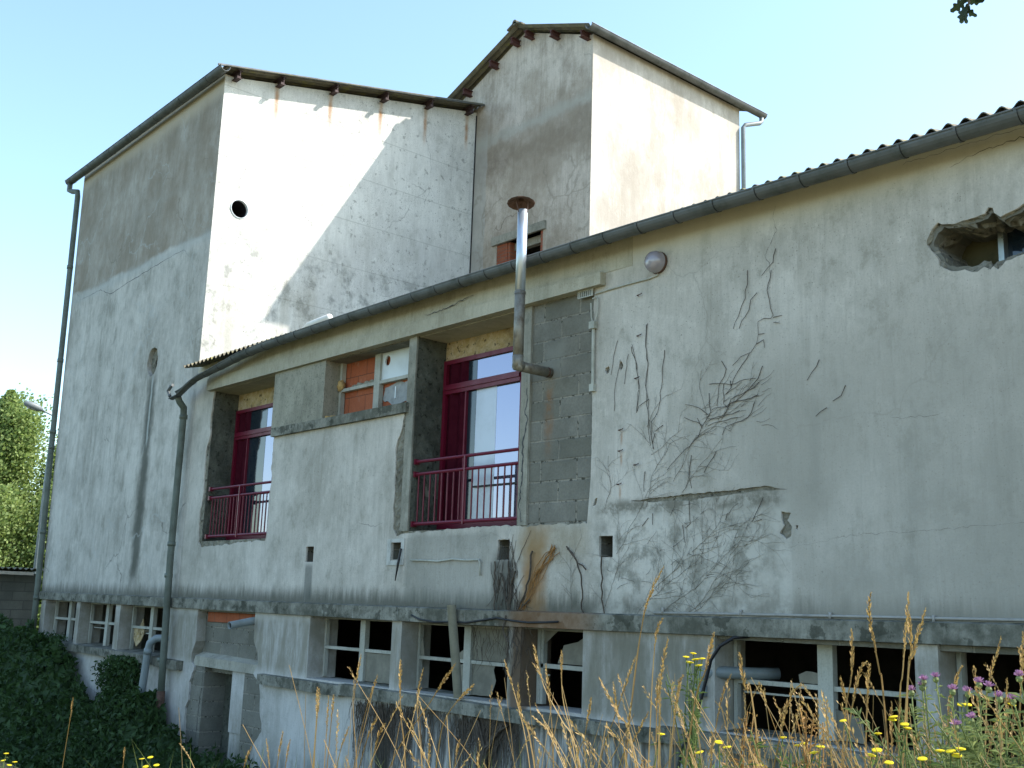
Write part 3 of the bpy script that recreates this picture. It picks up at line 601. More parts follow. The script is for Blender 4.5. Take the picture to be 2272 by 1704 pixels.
# niche: bricks, blocks, lintel slab, doorway
nb = MB().box(-15.0, -12.9, .14, .16, -1.0, -.16).build('niche_blocks', M_block, B, label='grey blocks closing the basement niche')
MB().box(-14.72, -13.22, .12, .139, -.33, -.165).build('brick_course', M_brick, nb, label='orange brick course under the ledge')
mb = MB(); mb.hexa([(-14.85, .02, -.93), (-12.9, .02, -.945), (-12.9, .2, -.945), (-14.85, .2, -.93), (-14.8, .02, -.80), (-12.95, .03, -.83), (-12.95, .2, -.76), (-14.8, .2, -.72)])
mb.build('lintel', M_conc, B, label='rough lintel slab over the basement doorway')
MB().box(-15.0, -14.50, .03, .40, -3.0, -.935).build('masonry', M_block, B, label='bare block strip left of the basement doorway')
MB().box(-13.36, -12.7, .03, .40, -3.0, -.95).build('masonry', M_block, B, label='bare block strip right of the basement doorway')
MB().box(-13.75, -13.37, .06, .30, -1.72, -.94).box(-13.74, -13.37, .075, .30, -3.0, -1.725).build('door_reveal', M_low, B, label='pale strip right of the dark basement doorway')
MB().box(-14.50, -13.36, .36, .38, -3.0, -.93).build('blocked_doorway', M_jamb, B, label='dark blocked basement doorway')
# basement windows
def lowwin(a, b, fl, mull, fr, tz, y, th, label, panes=(), pmat=None):
    """frame from fl to fr, mullion (x0, x1), transom z (top, bottom)"""
    f = MB(); zt = lb((a+b)/2)-.004; zs = -.885
    f.box(fl-.0, fl+.035, y, y+.05, zs, zt)
    if fr < b-.02: f.box(fr-.03, fr, y, y+.05, zs, zt)
    f.box(mull[0], mull[1], y-.012, y+.05, zs, zt)
    f.box(fl+.035, mull[0], y, y+.05, tz[1], tz[0]); f.box(mull[1], fr-.0, y, y+.05, tz[1], tz[0])
    f.box(fl+.035, fr, y+.01, y+.05, zt-.025, zt)
    wdw = f.build('window', M_frame, B, label=label)
    for p in panes:
        plate('pane', p, [], 'y', y+.02, y+.026, [pmat or M_dust], wdw)
    # casement bar hanging inside
    if label[:4] not in ('left', 'base'): MB().box(fl+.06, mull[0]-.02, y+.06, y+.075, tz[1]-.075, tz[1]-.06).build('inner_bar', M_frame, wdw)
    return wdw
lowwin(-20.93, -19.41, -20.92, (-20.21, -20.09), -19.41, (-.43, -.47), .18, 0, 'leftmost basement window')
lowwin(-19.25, -17.71, -19.22, (-18.51, -18.40), -17.71, (-.45, -.49), .18, 0, 'second basement window from the left')
w3 = lowwin(-17.52, -15.88, -17.46, (-16.75, -16.64), -15.88, (-.47, -.51), .18, 0, 'third basement window with a broken board')
plate('broken_board', [(-17.42, -.52), (-17.22, -.5), (-17.12, -.36), (-17.05, -.5), (-17.02, -.56), (-17.12, -.7), (-17.28, -.79), (-17.4, -.68)], [], 'y', .21, .225, [M_foam_wall], w3)
MB().box(-20.2-.0, -19.0, 1.2, 1.24, -.62, -.6).box(-18.9, -17.9, .6, .63, -.60, -.58).build('loose_batten', M_wood, B, label='pale batten inside a basement window')
w4 = lowwin(-11.79, -10.09, -11.80, (-11.01, -10.91), -10.09, (-.52, -.555), .22, 0, 'basement window with one dusty pane left', [rag(rect(-10.91, -10.1, -.88, -.56), .004, .06, 31)])
w5 = lowwin(-9.91, -8.16, -9.90, (-9.09, -8.98), -8.16, (-.54, -.575), .22, 0, 'basement window behind the leaning pipe with jagged panes',
       [rect(-8.98, -8.17, -.535, -.2), rag([(-8.98, -.88), (-8.67, -.88), (-8.60, -.72), (-8.64, -.62), (-8.62, -.575), (-8.98, -.575)], .006, .04, 33), [(-9.3, -.54), (-9.09, -.54), (-9.09, -.42), (-9.2, -.48)], [(-9.86, -.54), (-9.80, -.54), (-9.84, -.35), (-9.87, -.38)], [(-9.25, -.88), (-9.09, -.88), (-9.09, -.58), (-9.2, -.6)]])
w6 = lowwin(-7.98, -7.15, -7.93, (-7.97, -7.93), -7.15, (-.51, -.55), .22, 0, 'narrow basement window with a shattered pane',
       [[(-7.9, -.5), (-7.9, -.33), (-7.78, -.24), (-7.72, -.2), (-7.86, -.2), (-7.9, -.19)], [(-7.72, -.5), (-7.66, -.38), (-7.64, -.33), (-7.45, -.29), (-7.3, -.21), (-7.17, -.21), (-7.17, -.5)]])
w7 = lowwin(-5.67, -3.96, -5.66, (-4.87, -4.74), -3.96, (-.495, -.53), .23, 0, 'wide basement window with all panes gone', [rag([(-5.05, -.49), (-4.87, -.49), (-4.87, -.41), (-4.99, -.4), (-5.06, -.43)], .004, .03, 35), rag([(-4.74, -.88), (-4.5, -.88), (-4.52, -.72), (-4.6, -.69), (-4.74, -.66)], .004, .03, 36)])
w8 = lowwin(-3.79, -2.1, -3.78, (-2.98, -2.86), -2.1, (-.44, -.475), .23, 0, 'basement window behind the thistles')
w9 = lowwin(-1.7, 0, -1.69, (-.9, -.8), 0, (-.44, -.475), .23, 0, 'basement window right of the picture')
w10 = lowwin(.4, 2.1, .41, (1.2, 1.3), 2.1, (-.44, -.475), .23, 0, 'basement window far right of the picture')

# --- left tall block
TF = [(-21.22, -.02), (-15.5, -.02), (-15.5, 8.28), (-21.52, 8.27)]
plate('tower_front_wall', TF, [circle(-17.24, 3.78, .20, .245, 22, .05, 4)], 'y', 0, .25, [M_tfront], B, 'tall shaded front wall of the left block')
o = plate('vent_ring', circle(-17.24, 3.78, .197, .24, 22, .03, 5), [circle(-17.17, 3.76, .105, .15, 20)], 'y', .07, .25, [M_rubble], B)
MB().box(-17.5, -16.95, .251, .27, 3.4, 4.2).build('vent_hole_back', M_dark, B)
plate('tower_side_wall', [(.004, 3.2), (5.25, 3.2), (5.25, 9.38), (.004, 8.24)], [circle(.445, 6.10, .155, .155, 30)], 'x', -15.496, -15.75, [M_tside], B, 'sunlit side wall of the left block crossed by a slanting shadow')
MB().hollow([(-15.483, .445, 6.10), (-15.54, .445, 6.10)], .155, .145, 30).build('vent_sleeve', M_white, B); MB().hollow([(-15.541, .445, 6.10), (-16.0, .445, 6.10)], .155, .146, 30).build('vent_duct', M_black, B)
MB().box(-16.02, -16.0, .2, .7, 5.85, 6.35).build('vent_hole_back', M_dark, B)
MB().box(-21.5, -21.25, .251, 9.3, -3.2, 8.2).box(-21.25, -15.75, 5.0, 5.2, -3.2, 9.3).build('tower_rear_and_shade_walls', M_tfront, B)  # left wall runs unseen past the back, lengthened to shade the shed
def corrugated(x0, x1, y0, z0, y1, z1, along='y', pitch=.125, amp=.022, th=.008):
    """sheet whose flutes run down the slope; along='y': slope from (y0,z0) to (y1,z1); width x0..x1"""
    b = MB(); n = int((x1-x0)/pitch*8); vs = []; L = 14
    for s_ in (0, 1):
        for j in range(L+1):
            t = j/L; y = y0+(y1-y0)*t
            for i in range(n+1):
                x = x0+(x1-x0)*i/n; z = z0+(z1-z0)*t+amp*math.cos(2*math.pi*(x-x0)/pitch)-s_*th
                vs.append((x, y, z) if along == 'y' else (y, x, z))
    N = n+1; off = (L+1)*N; fs = []
    for j in range(L):
        for i in range(n):
            a = j*N+i; fs.append((a, a+1, a+N+1, a+N)); a += off; fs.append((a, a+N, a+N+1, a+1))
    for j in range(L):
        for i in (0, n): a = j*N+i; fs.append((a, a+N, a+N+off, a+off))
    for i in range(n):
        for j in (0, L): a = j*N+i; fs.append((a, a+1, a+1+off, a+off))
    return b.add(vs, fs)
corrugated(-21.68, -15.235, -.12, 8.31, 5.2, 9.475).build('roof', M_sheet, B, True, 'single pitch corrugated roof of the left block')
SEAM = MB()
def gutter(pts, r=.075, tilt=0.0, seams=(), seg=10, tw=None):
    """half round gutter along pts; tw: twist angle per point"""
    vs = []; fs = []; b = MB(); pts = [Vector(p) for p in pts]
    for s_, rr in ((0, r), (1, r-.006)):
        for i, p in enumerate(pts):
            t = (pts[min(i+1, len(pts)-1)]-pts[max(i-1, 0)]).normalized(); side = Vector((0, 0, 1)).cross(t).normalized(); up = t.cross(side)
            a0 = tilt if tw is None else tw[i]
            for k in range(seg+1):
                a = math.pi+math.pi*k/seg+a0
                vs.append(p+side*math.cos(a)*rr+up*math.sin(a)*rr)
    N = seg+1; off = len(pts)*N
    for i in range(len(pts)-1):
        for k in range(seg):
            a = i*N+k; fs.append((a, a+1, a+N+1, a+N)); c = a+off; fs.append((c, c+N, c+N+1, c+1))
        for k in (0, seg): a = i*N+k; fs.append((a, a+N, a+N+off, a+off))
    for i in (0, len(pts)-1):
        for k in range(seg): a = i*N+k; fs.append((a, a+1, a+1+off, a+off))
    b.add(vs, fs); SEAM.v = []; SEAM.f = []
    # rolled front bead and seams
    for kk in (0, seg): b.tube([b.v[i*N+kk] for i in range(len(pts))], .008, 6)
    L = [0]
    for p, q in zip(pts[:-1], pts[1:]): L.append(L[-1]+(q-p).length)
    d = .2
    while seams and d < L[-1]:
        i = max(j for j in range(len(L)) if L[j] <= d); i = min(i, len(pts)-2)
        t = (pts[i+1]-pts[i]).normalized(); c = pts[i]+t*(d-L[i]); side = Vector((0, 0, 1)).cross(t).normalized(); up = t.cross(side)
        a0 = tilt if tw is None else tw[i]; vv = []
        for dx in (-.010, .010):
            for k in range(seg+1):
                a = math.pi+math.pi*k/seg+a0; vv.append(c+t*dx+side*math.cos(a)*(r+.006)+up*math.sin(a)*(r+.006))
        b.add(vv, [(k, k+1, k+1+seg+1, k+seg+1) for k in range(seg)])
        for e in (.013,): SEAM.tube([c+t*e+side*math.cos(math.pi+math.pi*k/seg+a0)*(r+.0035)+up*math.sin(math.pi+math.pi*k/seg+a0)*(r+.0035) for k in range(seg+1)], .0021, 4)
        d += seams
    return b
gutter([(-21.96, -.145, 8.195), (-15.20, -.145, 8.255)], .082, seams=1.0).build('gutter', M_zinc, B, label='long eaves gutter of the left block'); SEAM.build('gutter_joint', M_black, B)
mb = MB().tube([(-21.88, -.145, 8.13), (-21.88, -.145, 7.99), (-21.76, -.12, 7.94), (-21.58, -.08, 7.9), (-21.575, -.07, 7.8), (-21.36, -.08, 2.6), (-21.22, -.08, .1), (-21.19, -.08, -1.6)], .052, 10)
for z in (6.3, 4.4, 3.0, 2.7, 1.1, -.1):
    x = -21.36-.215*(z-2.6)/5.2 if z > 2.6 else -21.22-.14*(z-.1)/2.5
    mb.tube([(x, -.077, z-.035), (x, -.077, z+.035)], .06, 10)
mb.build('downpipe', M_pipe, B, True, 'tall downpipe on the far left corner')
for i, (y, z) in enumerate(((.16, 8.24), (.94, 8.41), (1.97, 8.64), (3.01, 8.86), (4.0, 9.07), (4.95, 9.27))):
    b = MB(); x1 = -15.29; x0 = -15.6; h = .13; wv = .045
    b.box(x0, x1, y-wv, y+wv, z-.012+.09, z+.09).box(x0, x1, y-.008, y+.008, z-h+.102, z+.078).box(x0, x1-.02, y-wv, y+wv, z-h+.09, z-h+.102)
    b.box(x1-.05, x1+.02, y-.06, y+.0, z-h+.06, z-h+.10)
    b.build('purlin', M_darkpurlin, B)
# rake board strip under the verge
mb = MB(); mb.hexa([(-15.265, -.25, 8.255), (-15.24, -.25, 8.255), (-15.24, 5.2, 9.43), (-15.265, 5.2, 9.43), (-15.265, -.25, 8.285), (-15.24, -.25, 8.285), (-15.24, 5.2, 9.46), (-15.265, 5.2, 9.46)]); mb.build('verge_strip', M_zinc, B)

# --- rear tall block
yb = 5.21
win = rect(-14.74, -13.5, 5.6, 6.5)
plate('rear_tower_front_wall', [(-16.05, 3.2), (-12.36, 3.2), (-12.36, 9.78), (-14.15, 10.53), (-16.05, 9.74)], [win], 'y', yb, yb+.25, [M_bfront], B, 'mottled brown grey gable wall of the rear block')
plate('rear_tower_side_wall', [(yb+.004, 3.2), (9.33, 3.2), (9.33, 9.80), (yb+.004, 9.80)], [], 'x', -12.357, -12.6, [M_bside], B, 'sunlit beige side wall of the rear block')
MB().box(-16.05, -12.36, 9.1, 9.33, 3.2, 9.7).box(-16.05, -15.8, 5.46, 9.1, 3.2, 9.7).build('rear_tower_rear_walls', M_bfront, B)
MB().box(-14.85, -13.42, yb-.05, yb+.25, 6.5, 6.655).build('lintel', M_conc, B, label='concrete lintel over the brick lined opening')
MB().box(-14.74, -14.46, yb+.01, yb+.03, 5.6, 6.5).box(-14.46, -14.40, yb+.03, yb+.24, 5.6, 6.5).box(-13.56, -13.5, yb+.004, yb+.24, 5.6, 6.5).build('brick_jamb', M_rbrick, B, label='red brick jambs of the upper opening')
MB().box(-14.46, -13.56, yb+.14, yb+.25, 6.36, 6.5).build('inner_lintel', M_conc, B)
sl = (10.60-9.80)/(14.15-12.12)
corrugated(4.98, 9.75, -12.24, 9.845, -14.15, 10.59, 'x').build('roof', M_sheet, B, True, 'right slope of the rear block roof')
corrugated(4.98, 9.75, -16.3, 9.76, -14.15, 10.60, 'x').build('roof', M_sheet, B, True, 'left slope of the rear block roof')
mb = MB()
for d in (-1, 1):
    mb.hexa([(-14.15, 4.93, 10.615), (-14.15+d*.2, 4.93, 10.535), (-14.15+d*.2, 9.8, 10.535), (-14.15, 9.8, 10.615), (-14.15, 4.93, 10.645), (-14.15+d*.2, 4.93, 10.565), (-14.15+d*.2, 9.8, 10.565), (-14.15, 9.8, 10.645)])
mb.tube([(-14.15, 4.93, 10.63), (-14.15, 9.8, 10.63)], .055, 10); mb.build('ridge_cap', M_sheet, B)
gutter([(-12.215, 4.95, 9.825), (-12.215, 9.95, 9.825)], .082, seams=1.2).build('gutter', M_zinc, B, label='gutter of the rear block')
mb = MB().tube([(-12.215, 9.86, 9.75), (-12.215, 9.86, 9.66), (-12.22, 9.80, 9.61), (-12.28, 9.42, 9.47), (-12.29, 9.36, 9.40), (-12.29, 9.36, 4.5)], .045, 10)
mb.build('downpipe', M_pvc, B, True, 'downpipe on the far edge of the rear block')
for x, z in ((-13.91, 10.37), (-13.22, 10.10), (-12.45, 9.79), (-14.30, 10.38), (-14.90, 10.14), (-15.68, 9.84)):
    b = MB(); b.box(x-.045, x+.045, 5.0, 5.22, z+.02, z+.032).box(x-.008, x+.008, 5.0, 5.22, z-.07, z+.02).box(x-.045, x+.045, 5.0, 5.22, z-.082, z-.07); b.build('purlin', M_rustpurlin, B)
MB().box(-15.487, -15.475, 5.19, 5.209, 6.0, 9.3).build('expansion_joint', M_black, B)

# --- wing roof, gutter, downpipe
corrugated(-15.40, 5.0, -.29, 3.378, 9.2, 5.74).build('roof', M_sheet, B, True, 'long corrugated roof of the low wing')
MB().box(-15.4, 5, 9.0, 9.2, -3.2, 5.6).box(4.8, 5, .46, 9.0, -3.2, 3.5).box(-15.4, 4.8, .46, 9.0, -3.2, -3.0).box(-15.75, -15.55, .26, 5.0, -3.2, 3.2).box(-15.45, -15.402, .46, 9.2, -3.2, 3.3).build('inner_walls', M_dark, B)
MB().box(-21.2, 4.8, .46, 8.9, -.14, -.02).build('floor_slab', M_dark, B)
gp = [(-15.68, -.30, 2.98), (-15.45, -.30, 3.01), (-15.22, -.29, 3.10), (-15.0, -.28, 3.17), (-14.8, -.27, 3.20), (-14.45, -.26, 3.235), (-14.1, -.25, 3.275), (-13.7, -.245, 3.32), (-13.2, -.24, 3.35), (-12.9, -.24, 3.36), (-11, -.24, 3.385), (-9, -.24, 3.392), (-6.4, -.24, 3.382), (-4.5, -.24, 3.352), (-2.9, -.24, 3.335), (0, -.24, 3.33), (5, -.24, 3.33)]
tw = [.9, .95, .9, .75, .6, .4, .25, .12, .05, 0, 0, 0, 0, 0, 0, 0, 0]
gutter(gp, .078, seams=.42, tw=tw).build('gutter', M_zinc, B, label='grey wing gutter that sags and twists at its left end'); SEAM.build('gutter_joint', M_black, B)
mb = MB().tube([(-15.56, -.27, 2.97), (-15.57, -.22, 2.88), (-15.60, -.13, 2.80), (-15.605, -.12, 2.7), (-15.60, -.12, .56), (-15.52, -.12, -.8), (-15.49, -.12, -1.35)], .052, 10)
for z in (2.66, .76, .30, -.9): mb.tube([(-15.6+.03*(z < 0), -.12, z-.03), (-15.6+.03*(z < 0), -.12, z+.03)], .062, 10)
mb.build('downpipe', M_pipe, B, True, 'green grey downpipe at the corner of wing and left block')
MB().tube([(-15.49, -.12, -1.33), (-15.47, -.12, -2.5)], .06, 10).build('downpipe_foot', M_rusty, B, True, 'rusty foot of the corner downpipe')
MB().tube([(-15.70, -.32, 2.96), (-15.78, -.32, 3.05), (-15.72, -.31, 3.12), (-15.66, -.31, 3.13)], .026, 6).build('gutter_bracket', M_zinc, B, label='bent bracket at the gutter end')

# ------------------------------------------------------------------ things fixed to or leaning on the walls
fl = thing('flue_pipe', 'tall steel stove flue with a rusty cone cap rising past the wing gutter', 'flue', (-7.7, -.4, 2.28))
MB().tube([(0, 0, .70), (0, 0, 1.56)], .05, 16).build('upper_pipe', M_galv, fl, True, 'bright new galvanised length')
mb = MB().tube([(0, 0, .03), (0, 0, .71)], .052, 16).hollow([(0, 0, .70), (0, 0, .73)], .055, .05, 16); mb.tube([(0, 0, .09), (0, 0, .0), (0, .05, -.01)], .055, 16); mb.build('lower_pipe', M_oldgalv, fl, True, 'old tarnished length')
MB().tube([(0, -.03, -.01), (0, .43, -.01)], .05, 16).build('wall_arm', M_oldgalv, fl, True)
mb = MB().lathe([(.048, -.012), (.053, .012), (.049, .02)], (0, .375, -.01), (0, 1, 0)); mb.build('collar', M_rusty, fl, True)
mb = MB().lathe([(.03, .02), (.135, -.028), (.14, -.022), (.03, .045), (0, .05)], (-.03, 0, 1.66), (-.14, .10, 1), 14).build('cap', M_rusty, fl, False, 'rusty conical cap, tilted')
mb = MB()
for k in range(3):
    a = 2*math.pi*k/3+.4; mb.tube([(.048*math.cos(a), .048*math.sin(a), 1.53), (-.02+.07*math.cos(a), .07*math.sin(a), 1.65)], .006, 5)
mb.build('cap_strut', M_rusty, fl)
lp = thing('wall_lamp', 'round bulkhead lamp with a domed glass on the wing wall under the eaves', 'lamp', (-6.28, 0, 3.08))
MB().lathe([(.0, .0), (.100, 0), (.104, -.012), (.10, -.028), (.095, -.03)], (0, 0, 0), (0, 1, 0), 24).build('base', M_rusty, lp, True)
MB().lathe([(.099, -.03), (.098, -.07), (.082, -.108), (.045, -.13), (0, -.137)], (0, 0, 0), (0, 1, 0), 24).build('glass', M_lampglass, lp, True)
mb = MB(); mb.tube([(-6.28, -.012, 2.985), (-6.29, -.012, 2.965), (-6.40, -.012, 2.955), (-6.7, -.012, 2.955), (-7.06, -.012, 2.945)], .008, 6)
tag(mb.build('lamp_cable', M_pvcpale, None), 'thin cable running left from the round wall lamp', 'cable')
cd = thing('cable_conduit', 'pale plastic conduit with small boxes beside the blockwork strip', 'conduit', (-7.07, 0, 2.5))
MB().tube([(0, -.02, .15), (.005, -.02, -.44)], .016, 8).build('tube', M_pvcpale, cd)
MB().tube([(-.04, -.02, .36), (-.03, -.02, .22), (0, -.02, .13)], .007, 6).tube([(-.02, -.02, .40), (.03, -.02, .41), (.05, -.02, .38), (.05, -.02, .25), (.02, -.02, .17)], .007, 6).build('loose_wire', M_pvcpale, cd)
MB().box(-.035, .035, -.05, -.001, .10, .17).build('upper_box', M_pvcpale, cd); MB().box(-.026, .03, -.04, -.001, -.50, -.43).build('lower_box', M_pvcpale, cd)
gr = thing('vent_grille', 'small louvred grille wedged under the right end of the cream beam', 'grille', (-7.18, -.02, 2.965))
mb = MB().box(-.10, .10, -.012, .0, -.036, -.028).box(-.10, .10, -.012, .0, .028, .036).box(-.10, -.09, -.012, 0, -.028, .028).box(.09, .10, -.012, 0, -.028, .028); mb.build('frame', M_pvcpale, gr)
mb = MB()
for k in range(7): mb.box(-.08+.025*k, -.07+.025*k, -.008, .0, -.028, .028)
mb.build('louvre', M_pvcpale, gr); MB().box(-.09, .09, .003, .006, -.028, .028).build('backing', M_black, gr)
mb = MB().tube([(-9.78, -.02, .47), (-9.6, -.02, .468), (-9.3, -.02, .455), (-9.05, -.02, .475), (-8.85, -.02, .462), (-8.63, -.02, .465), (-8.61, -.02, .44), (-8.60, -.02, .31)], .0095, 8)
tag(mb.build('short_conduit', M_pvcpale, None, True), 'short white conduit bent down at its right end below the large balcony door', 'conduit')
fr = MB().box(-10.25, -10.18, -.012, -.0005, .42, .71).box(-9.99, -9.93, -.012, -.0005, .42, .71).box(-10.18, -9.99, -.012, -.0005, .67, .71).box(-10.18, -9.99, -.012, -.0005, .42, .47)
fr.build('vent_frame', simple('pale_patch', (.50, .50, .47), .9, 0, .4, 9), B, label='white painted frame round a square hole')
tag(MB().tube([(-9.96, -.03, .60), (-9.97, -.05, .44), (-10.01, -.05, .25)], [.012, .015, .006], 6).build('hanging_stick', M_black, None), 'dark stick hanging from the white framed square hole', 'stick')
st = MB().hollow([(-13.25, .10, -.262), (-13.2, -.33, -.34)], .048, .042, 18); o = st.build('outlet_pipe', M_pvc, None, True); tag(o, 'grey plastic pipe sticking out below the ledge beside orange bricks', 'pipe')
MB().tube([(-13.245, .10, -.262), (-13.205, -.30, -.334)], .0415, 14).build('pipe_bore', M_black, o)
mb = MB().tube([(-15.35, .25, -.60), (-15.75, .0, -.60), (-15.86, -.10, -.61), (-15.93, -.16, -.68), (-15.95, -.17, -.78), (-16.0, -.18, -1.3), (-16.04, -.19, -1.78)], .055, 12)
mb.tube([(-15.945, -.168, -.76), (-15.955, -.172, -.84)], .062, 12)
tag(mb.build('drain_pipe', M_pvc, None, True), 'grey plastic elbow pipe coming out of the third basement window and hanging down', 'pipe')
mb = MB().hollow([(-8.915, -.118, .01), (-8.835, -.045, -.895)], .046, .041, 16)
tag(mb.build('leaning_pipe', M_pvcpale, None, True), 'pale plastic pipe with a pointed top leaning in front of a basement window', 'pipe')
mb = MB().tube([(-5.36, .42, -.445), (-5.45, .30, -.45), (-5.70, .05, -.45), (-5.78, .0, -.47), (-5.80, -.01, -.54), (-5.80, -.01, -.62)], .048, 12).tube([(-5.80, -.01, -.56), (-5.80, -.01, -.64)], .056, 12)
tag(mb.build('drain_elbow', M_pvc, None, True), 'grey elbow pipe in the wide basement window with black hose', 'pipe')
mb = MB().tube([(-5.35, .05, -.155), (-5.42, -.08, -.17), (-5.54, -.1, -.24), (-5.63, -.1, -.35), (-5.68, -.1, -.51), (-5.74, -.1, -.69), (-5.81, -.12, -.91), (-5.90, -.13, -1.05), (-5.95, -.2, -1.5), (-6.0, -.4, -2.0)], .014, 8)
tag(mb.build('black_hose', M_black, None, True), 'black hose hanging down from the ledge beside the wide basement window', 'hose')
CAB = [(-9.65,-.11),(-9.51,-.15),(-9.24,-.17),(-9.03,-.16),(-8.73,-.16),(-8.49,-.13),(-8.26,-.10),(-8.03,-.12),(-7.81,-.13),(-7.56,-.12),(-7.4,-.11)]
tag(MB().tube([(x, -.075, z) for x, z in CAB], .010, 6).build('sagging_cable', M_black, None, True), 'dark cable sagging along the front of the concrete ledge', 'cable')
mb = MB().tube([(-6.3, -.012, .0), (-4.4, -.012, .02), (-3.2, -.012, .03), (5, -.012, .03)], .010, 8)
for k in range(14): mb.box(-6.2+.8*k-.008, -6.2+.8*k+.008, -.026, -.001, .0, .045)
tag(mb.build('wall_tube', simple('grey_tube', (.34, .33, .31), .8), None, True), 'grey tube clipped along the foot of the wing render above the ledge', 'tube')
rv = thing('roof_vent', 'white bent vent pipe lying on the wing roof below the sunlit wall', 'vent', (-13.65, .9, 3.72))
mb = MB().tube([(-.42, .1, -.08), (-.42, .06, .18), (-.38, .05, .25), (-.28, .04, .285), (.35, .0, .29)], .055, 12); mb.build('pipe', M_vent, rv, True)
mb = MB().box(-.1, .45, -.02, .12, -.06, .2); mb.build('flashing', M_white, rv)
for i, (x, z) in enumerate(((-6.50, 2.82), (-6.50, 2.44), (-6.52, 2.05), (-6.52, 1.27), (-6.71, 1.60), (-6.71, 1.41), (-6.72, 1.11))):
    b = MB().tube([(x-.02, -.001, z), (x-.02, -.025, z), (x+.03, -.028, z+.004), (x+.035, -.02, z+.012)], .0045, 5)
    lbl = ['topmost hook in the wall below the lamp cable', 'second hook down from the round lamp', 'third hook down beside thin vine stems', 'hook low down left of the long crack',
           'upper rusty hook beside the blockwork strip', 'middle rusty hook beside the blockwork strip', 'lowest rusty hook beside the blockwork strip'][i]
    tag(b.build('wall_hook', M_rusty, None), 'small '+lbl, 'hook', 'iron hooks in the wing wall')

VR=[[(-5.03,2.93),(-5.06,2.82),(-5.17,2.73)],[(-5.3,2.8),(-5.31,2.69),(-5.34,2.57),(-5.41,2.44),(-5.46,2.33)],[(-5.22,2.6),(-5.27,2.54),(-5.3,2.46),(-5.37,2.38),(-5.4,2.32)],[(-5.07,2.76),(-5.11,2.59),(-5.1,2.5),(-5.06,2.37),(-5.08,2.35),(-5.15,2.36),(-5.21,2.34),(-5.21,2.24),(-5.23,2.16),(-5.29,2.11),(-5.38,2.08),(-5.47,2.02)],[(-5.06,2.36),(-4.98,2.36)],[(-5.06,2.31),(-5.0,2.3)],[(-5.21,2.24),(-5.15,2.24)],[(-5.23,2.16),(-5.15,2.19),(-5.15,2.12)],[(-5.29,2.1),(-5.38,2.01),(-5.45,1.91),(-5.49,1.83)],[(-5.58,2.08),(-5.54,2.0),(-5.56,1.94),(-5.61,1.88),(-5.62,1.79),(-5.63,1.7)],[(-5.56,1.87),(-5.56,1.7),(-5.52,1.67)],[(-5.71,1.81),(-5.7,1.66),(-5.74,1.58),(-5.78,1.53),(-5.83,1.46),(-5.92,1.39),(-6.07,1.29),(-6.17,1.2)],[(-5.17,1.97),(-5.21,1.88),(-5.26,1.83),(-5.35,1.77),(-5.43,1.72),(-5.54,1.69),(-5.69,1.67)],[(-5.2,1.84),(-5.33,1.78),(-5.49,1.74),(-5.52,1.68)],[(-5.21,1.74),(-5.35,1.72),(-5.49,1.7),(-5.56,1.61),(-5.73,1.6)],[(-5.41,1.63),(-5.53,1.61),(-5.73,1.58)],[(-5.42,1.58),(-5.6,1.57),(-5.73,1.54)],[(-5.25,1.68),(-5.28,1.6),(-5.37,1.55),(-5.53,1.51),(-5.58,1.45)],[(-5.78,1.53),(-5.84,1.62)],[(-5.79,1.55),(-5.88,1.6),(-5.98,1.64)],[(-5.73,1.63),(-5.82,1.7),(-5.97,1.75)],[(-6.41,2.53),(-6.43,2.39),(-6.4,2.17),(-6.41,1.96),(-6.4,1.8),(-6.38,1.61),(-6.36,1.43)],[(-6.21,2.27),(-6.22,2.1),(-6.25,1.83),(-6.27,1.72),(-6.34,1.64),(-6.34,1.51),(-6.33,1.4)],[(-6.6,2.35),(-6.54,2.21),(-6.51,2.04),(-6.5,1.86),(-6.53,1.74)],[(-6.38,1.85),(-6.49,1.8),(-6.52,1.75)],[(-6.21,1.59),(-6.31,1.55)],[(-6.31,1.54),(-6.34,1.45)],[(-5.9,1.3),(-5.92,1.17),(-5.9,1.03)],[(-5.92,0.92),(-5.92,0.74),(-5.97,0.7)],[(-6.42,1.2),(-6.43,1.03)],[(-5.64,1.33),(-5.69,1.24),(-5.77,1.15)],[(-4.64,1.95),(-4.71,1.86),(-4.76,1.8)],[(-4.42,1.72),(-4.47,1.64),(-4.54,1.61)],[(-4.59,1.56),(-4.69,1.51)],[(-5.18,0.91),(-5.25,0.81),(-5.29,0.73)],[(-5.53,0.8),(-5.55,0.75)],[(-6.32,0.83),(-6.33,0.74)],[(-6.38,0.8),(-6.45,0.73)],[(-5.2,0.74),(-5.27,0.73)],[(-5.99,0.73),(-5.97,0.58)],[(-5.71,1.9),(-5.49,1.86),(-5.34,1.88),(-5.24,1.88)],[(-5.49,1.9),(-5.49,1.83),(-5.54,1.78),(-5.38,1.87)]]
VL=[[(-6.77,2.44),(-6.83,2.23),(-6.85,2.13)],[(-6.73,2.26),(-6.79,2.03),(-6.8,1.79)],[(-6.64,2.29),(-6.68,2.02)],[(-6.59,2.38),(-6.53,2.17),(-6.5,1.97),(-6.53,1.76)],[(-6.41,2.54),(-6.42,2.38),(-6.4,2.15),(-6.42,1.99),(-6.39,1.81),(-6.38,1.63),(-6.35,1.51),(-6.32,1.39)]]
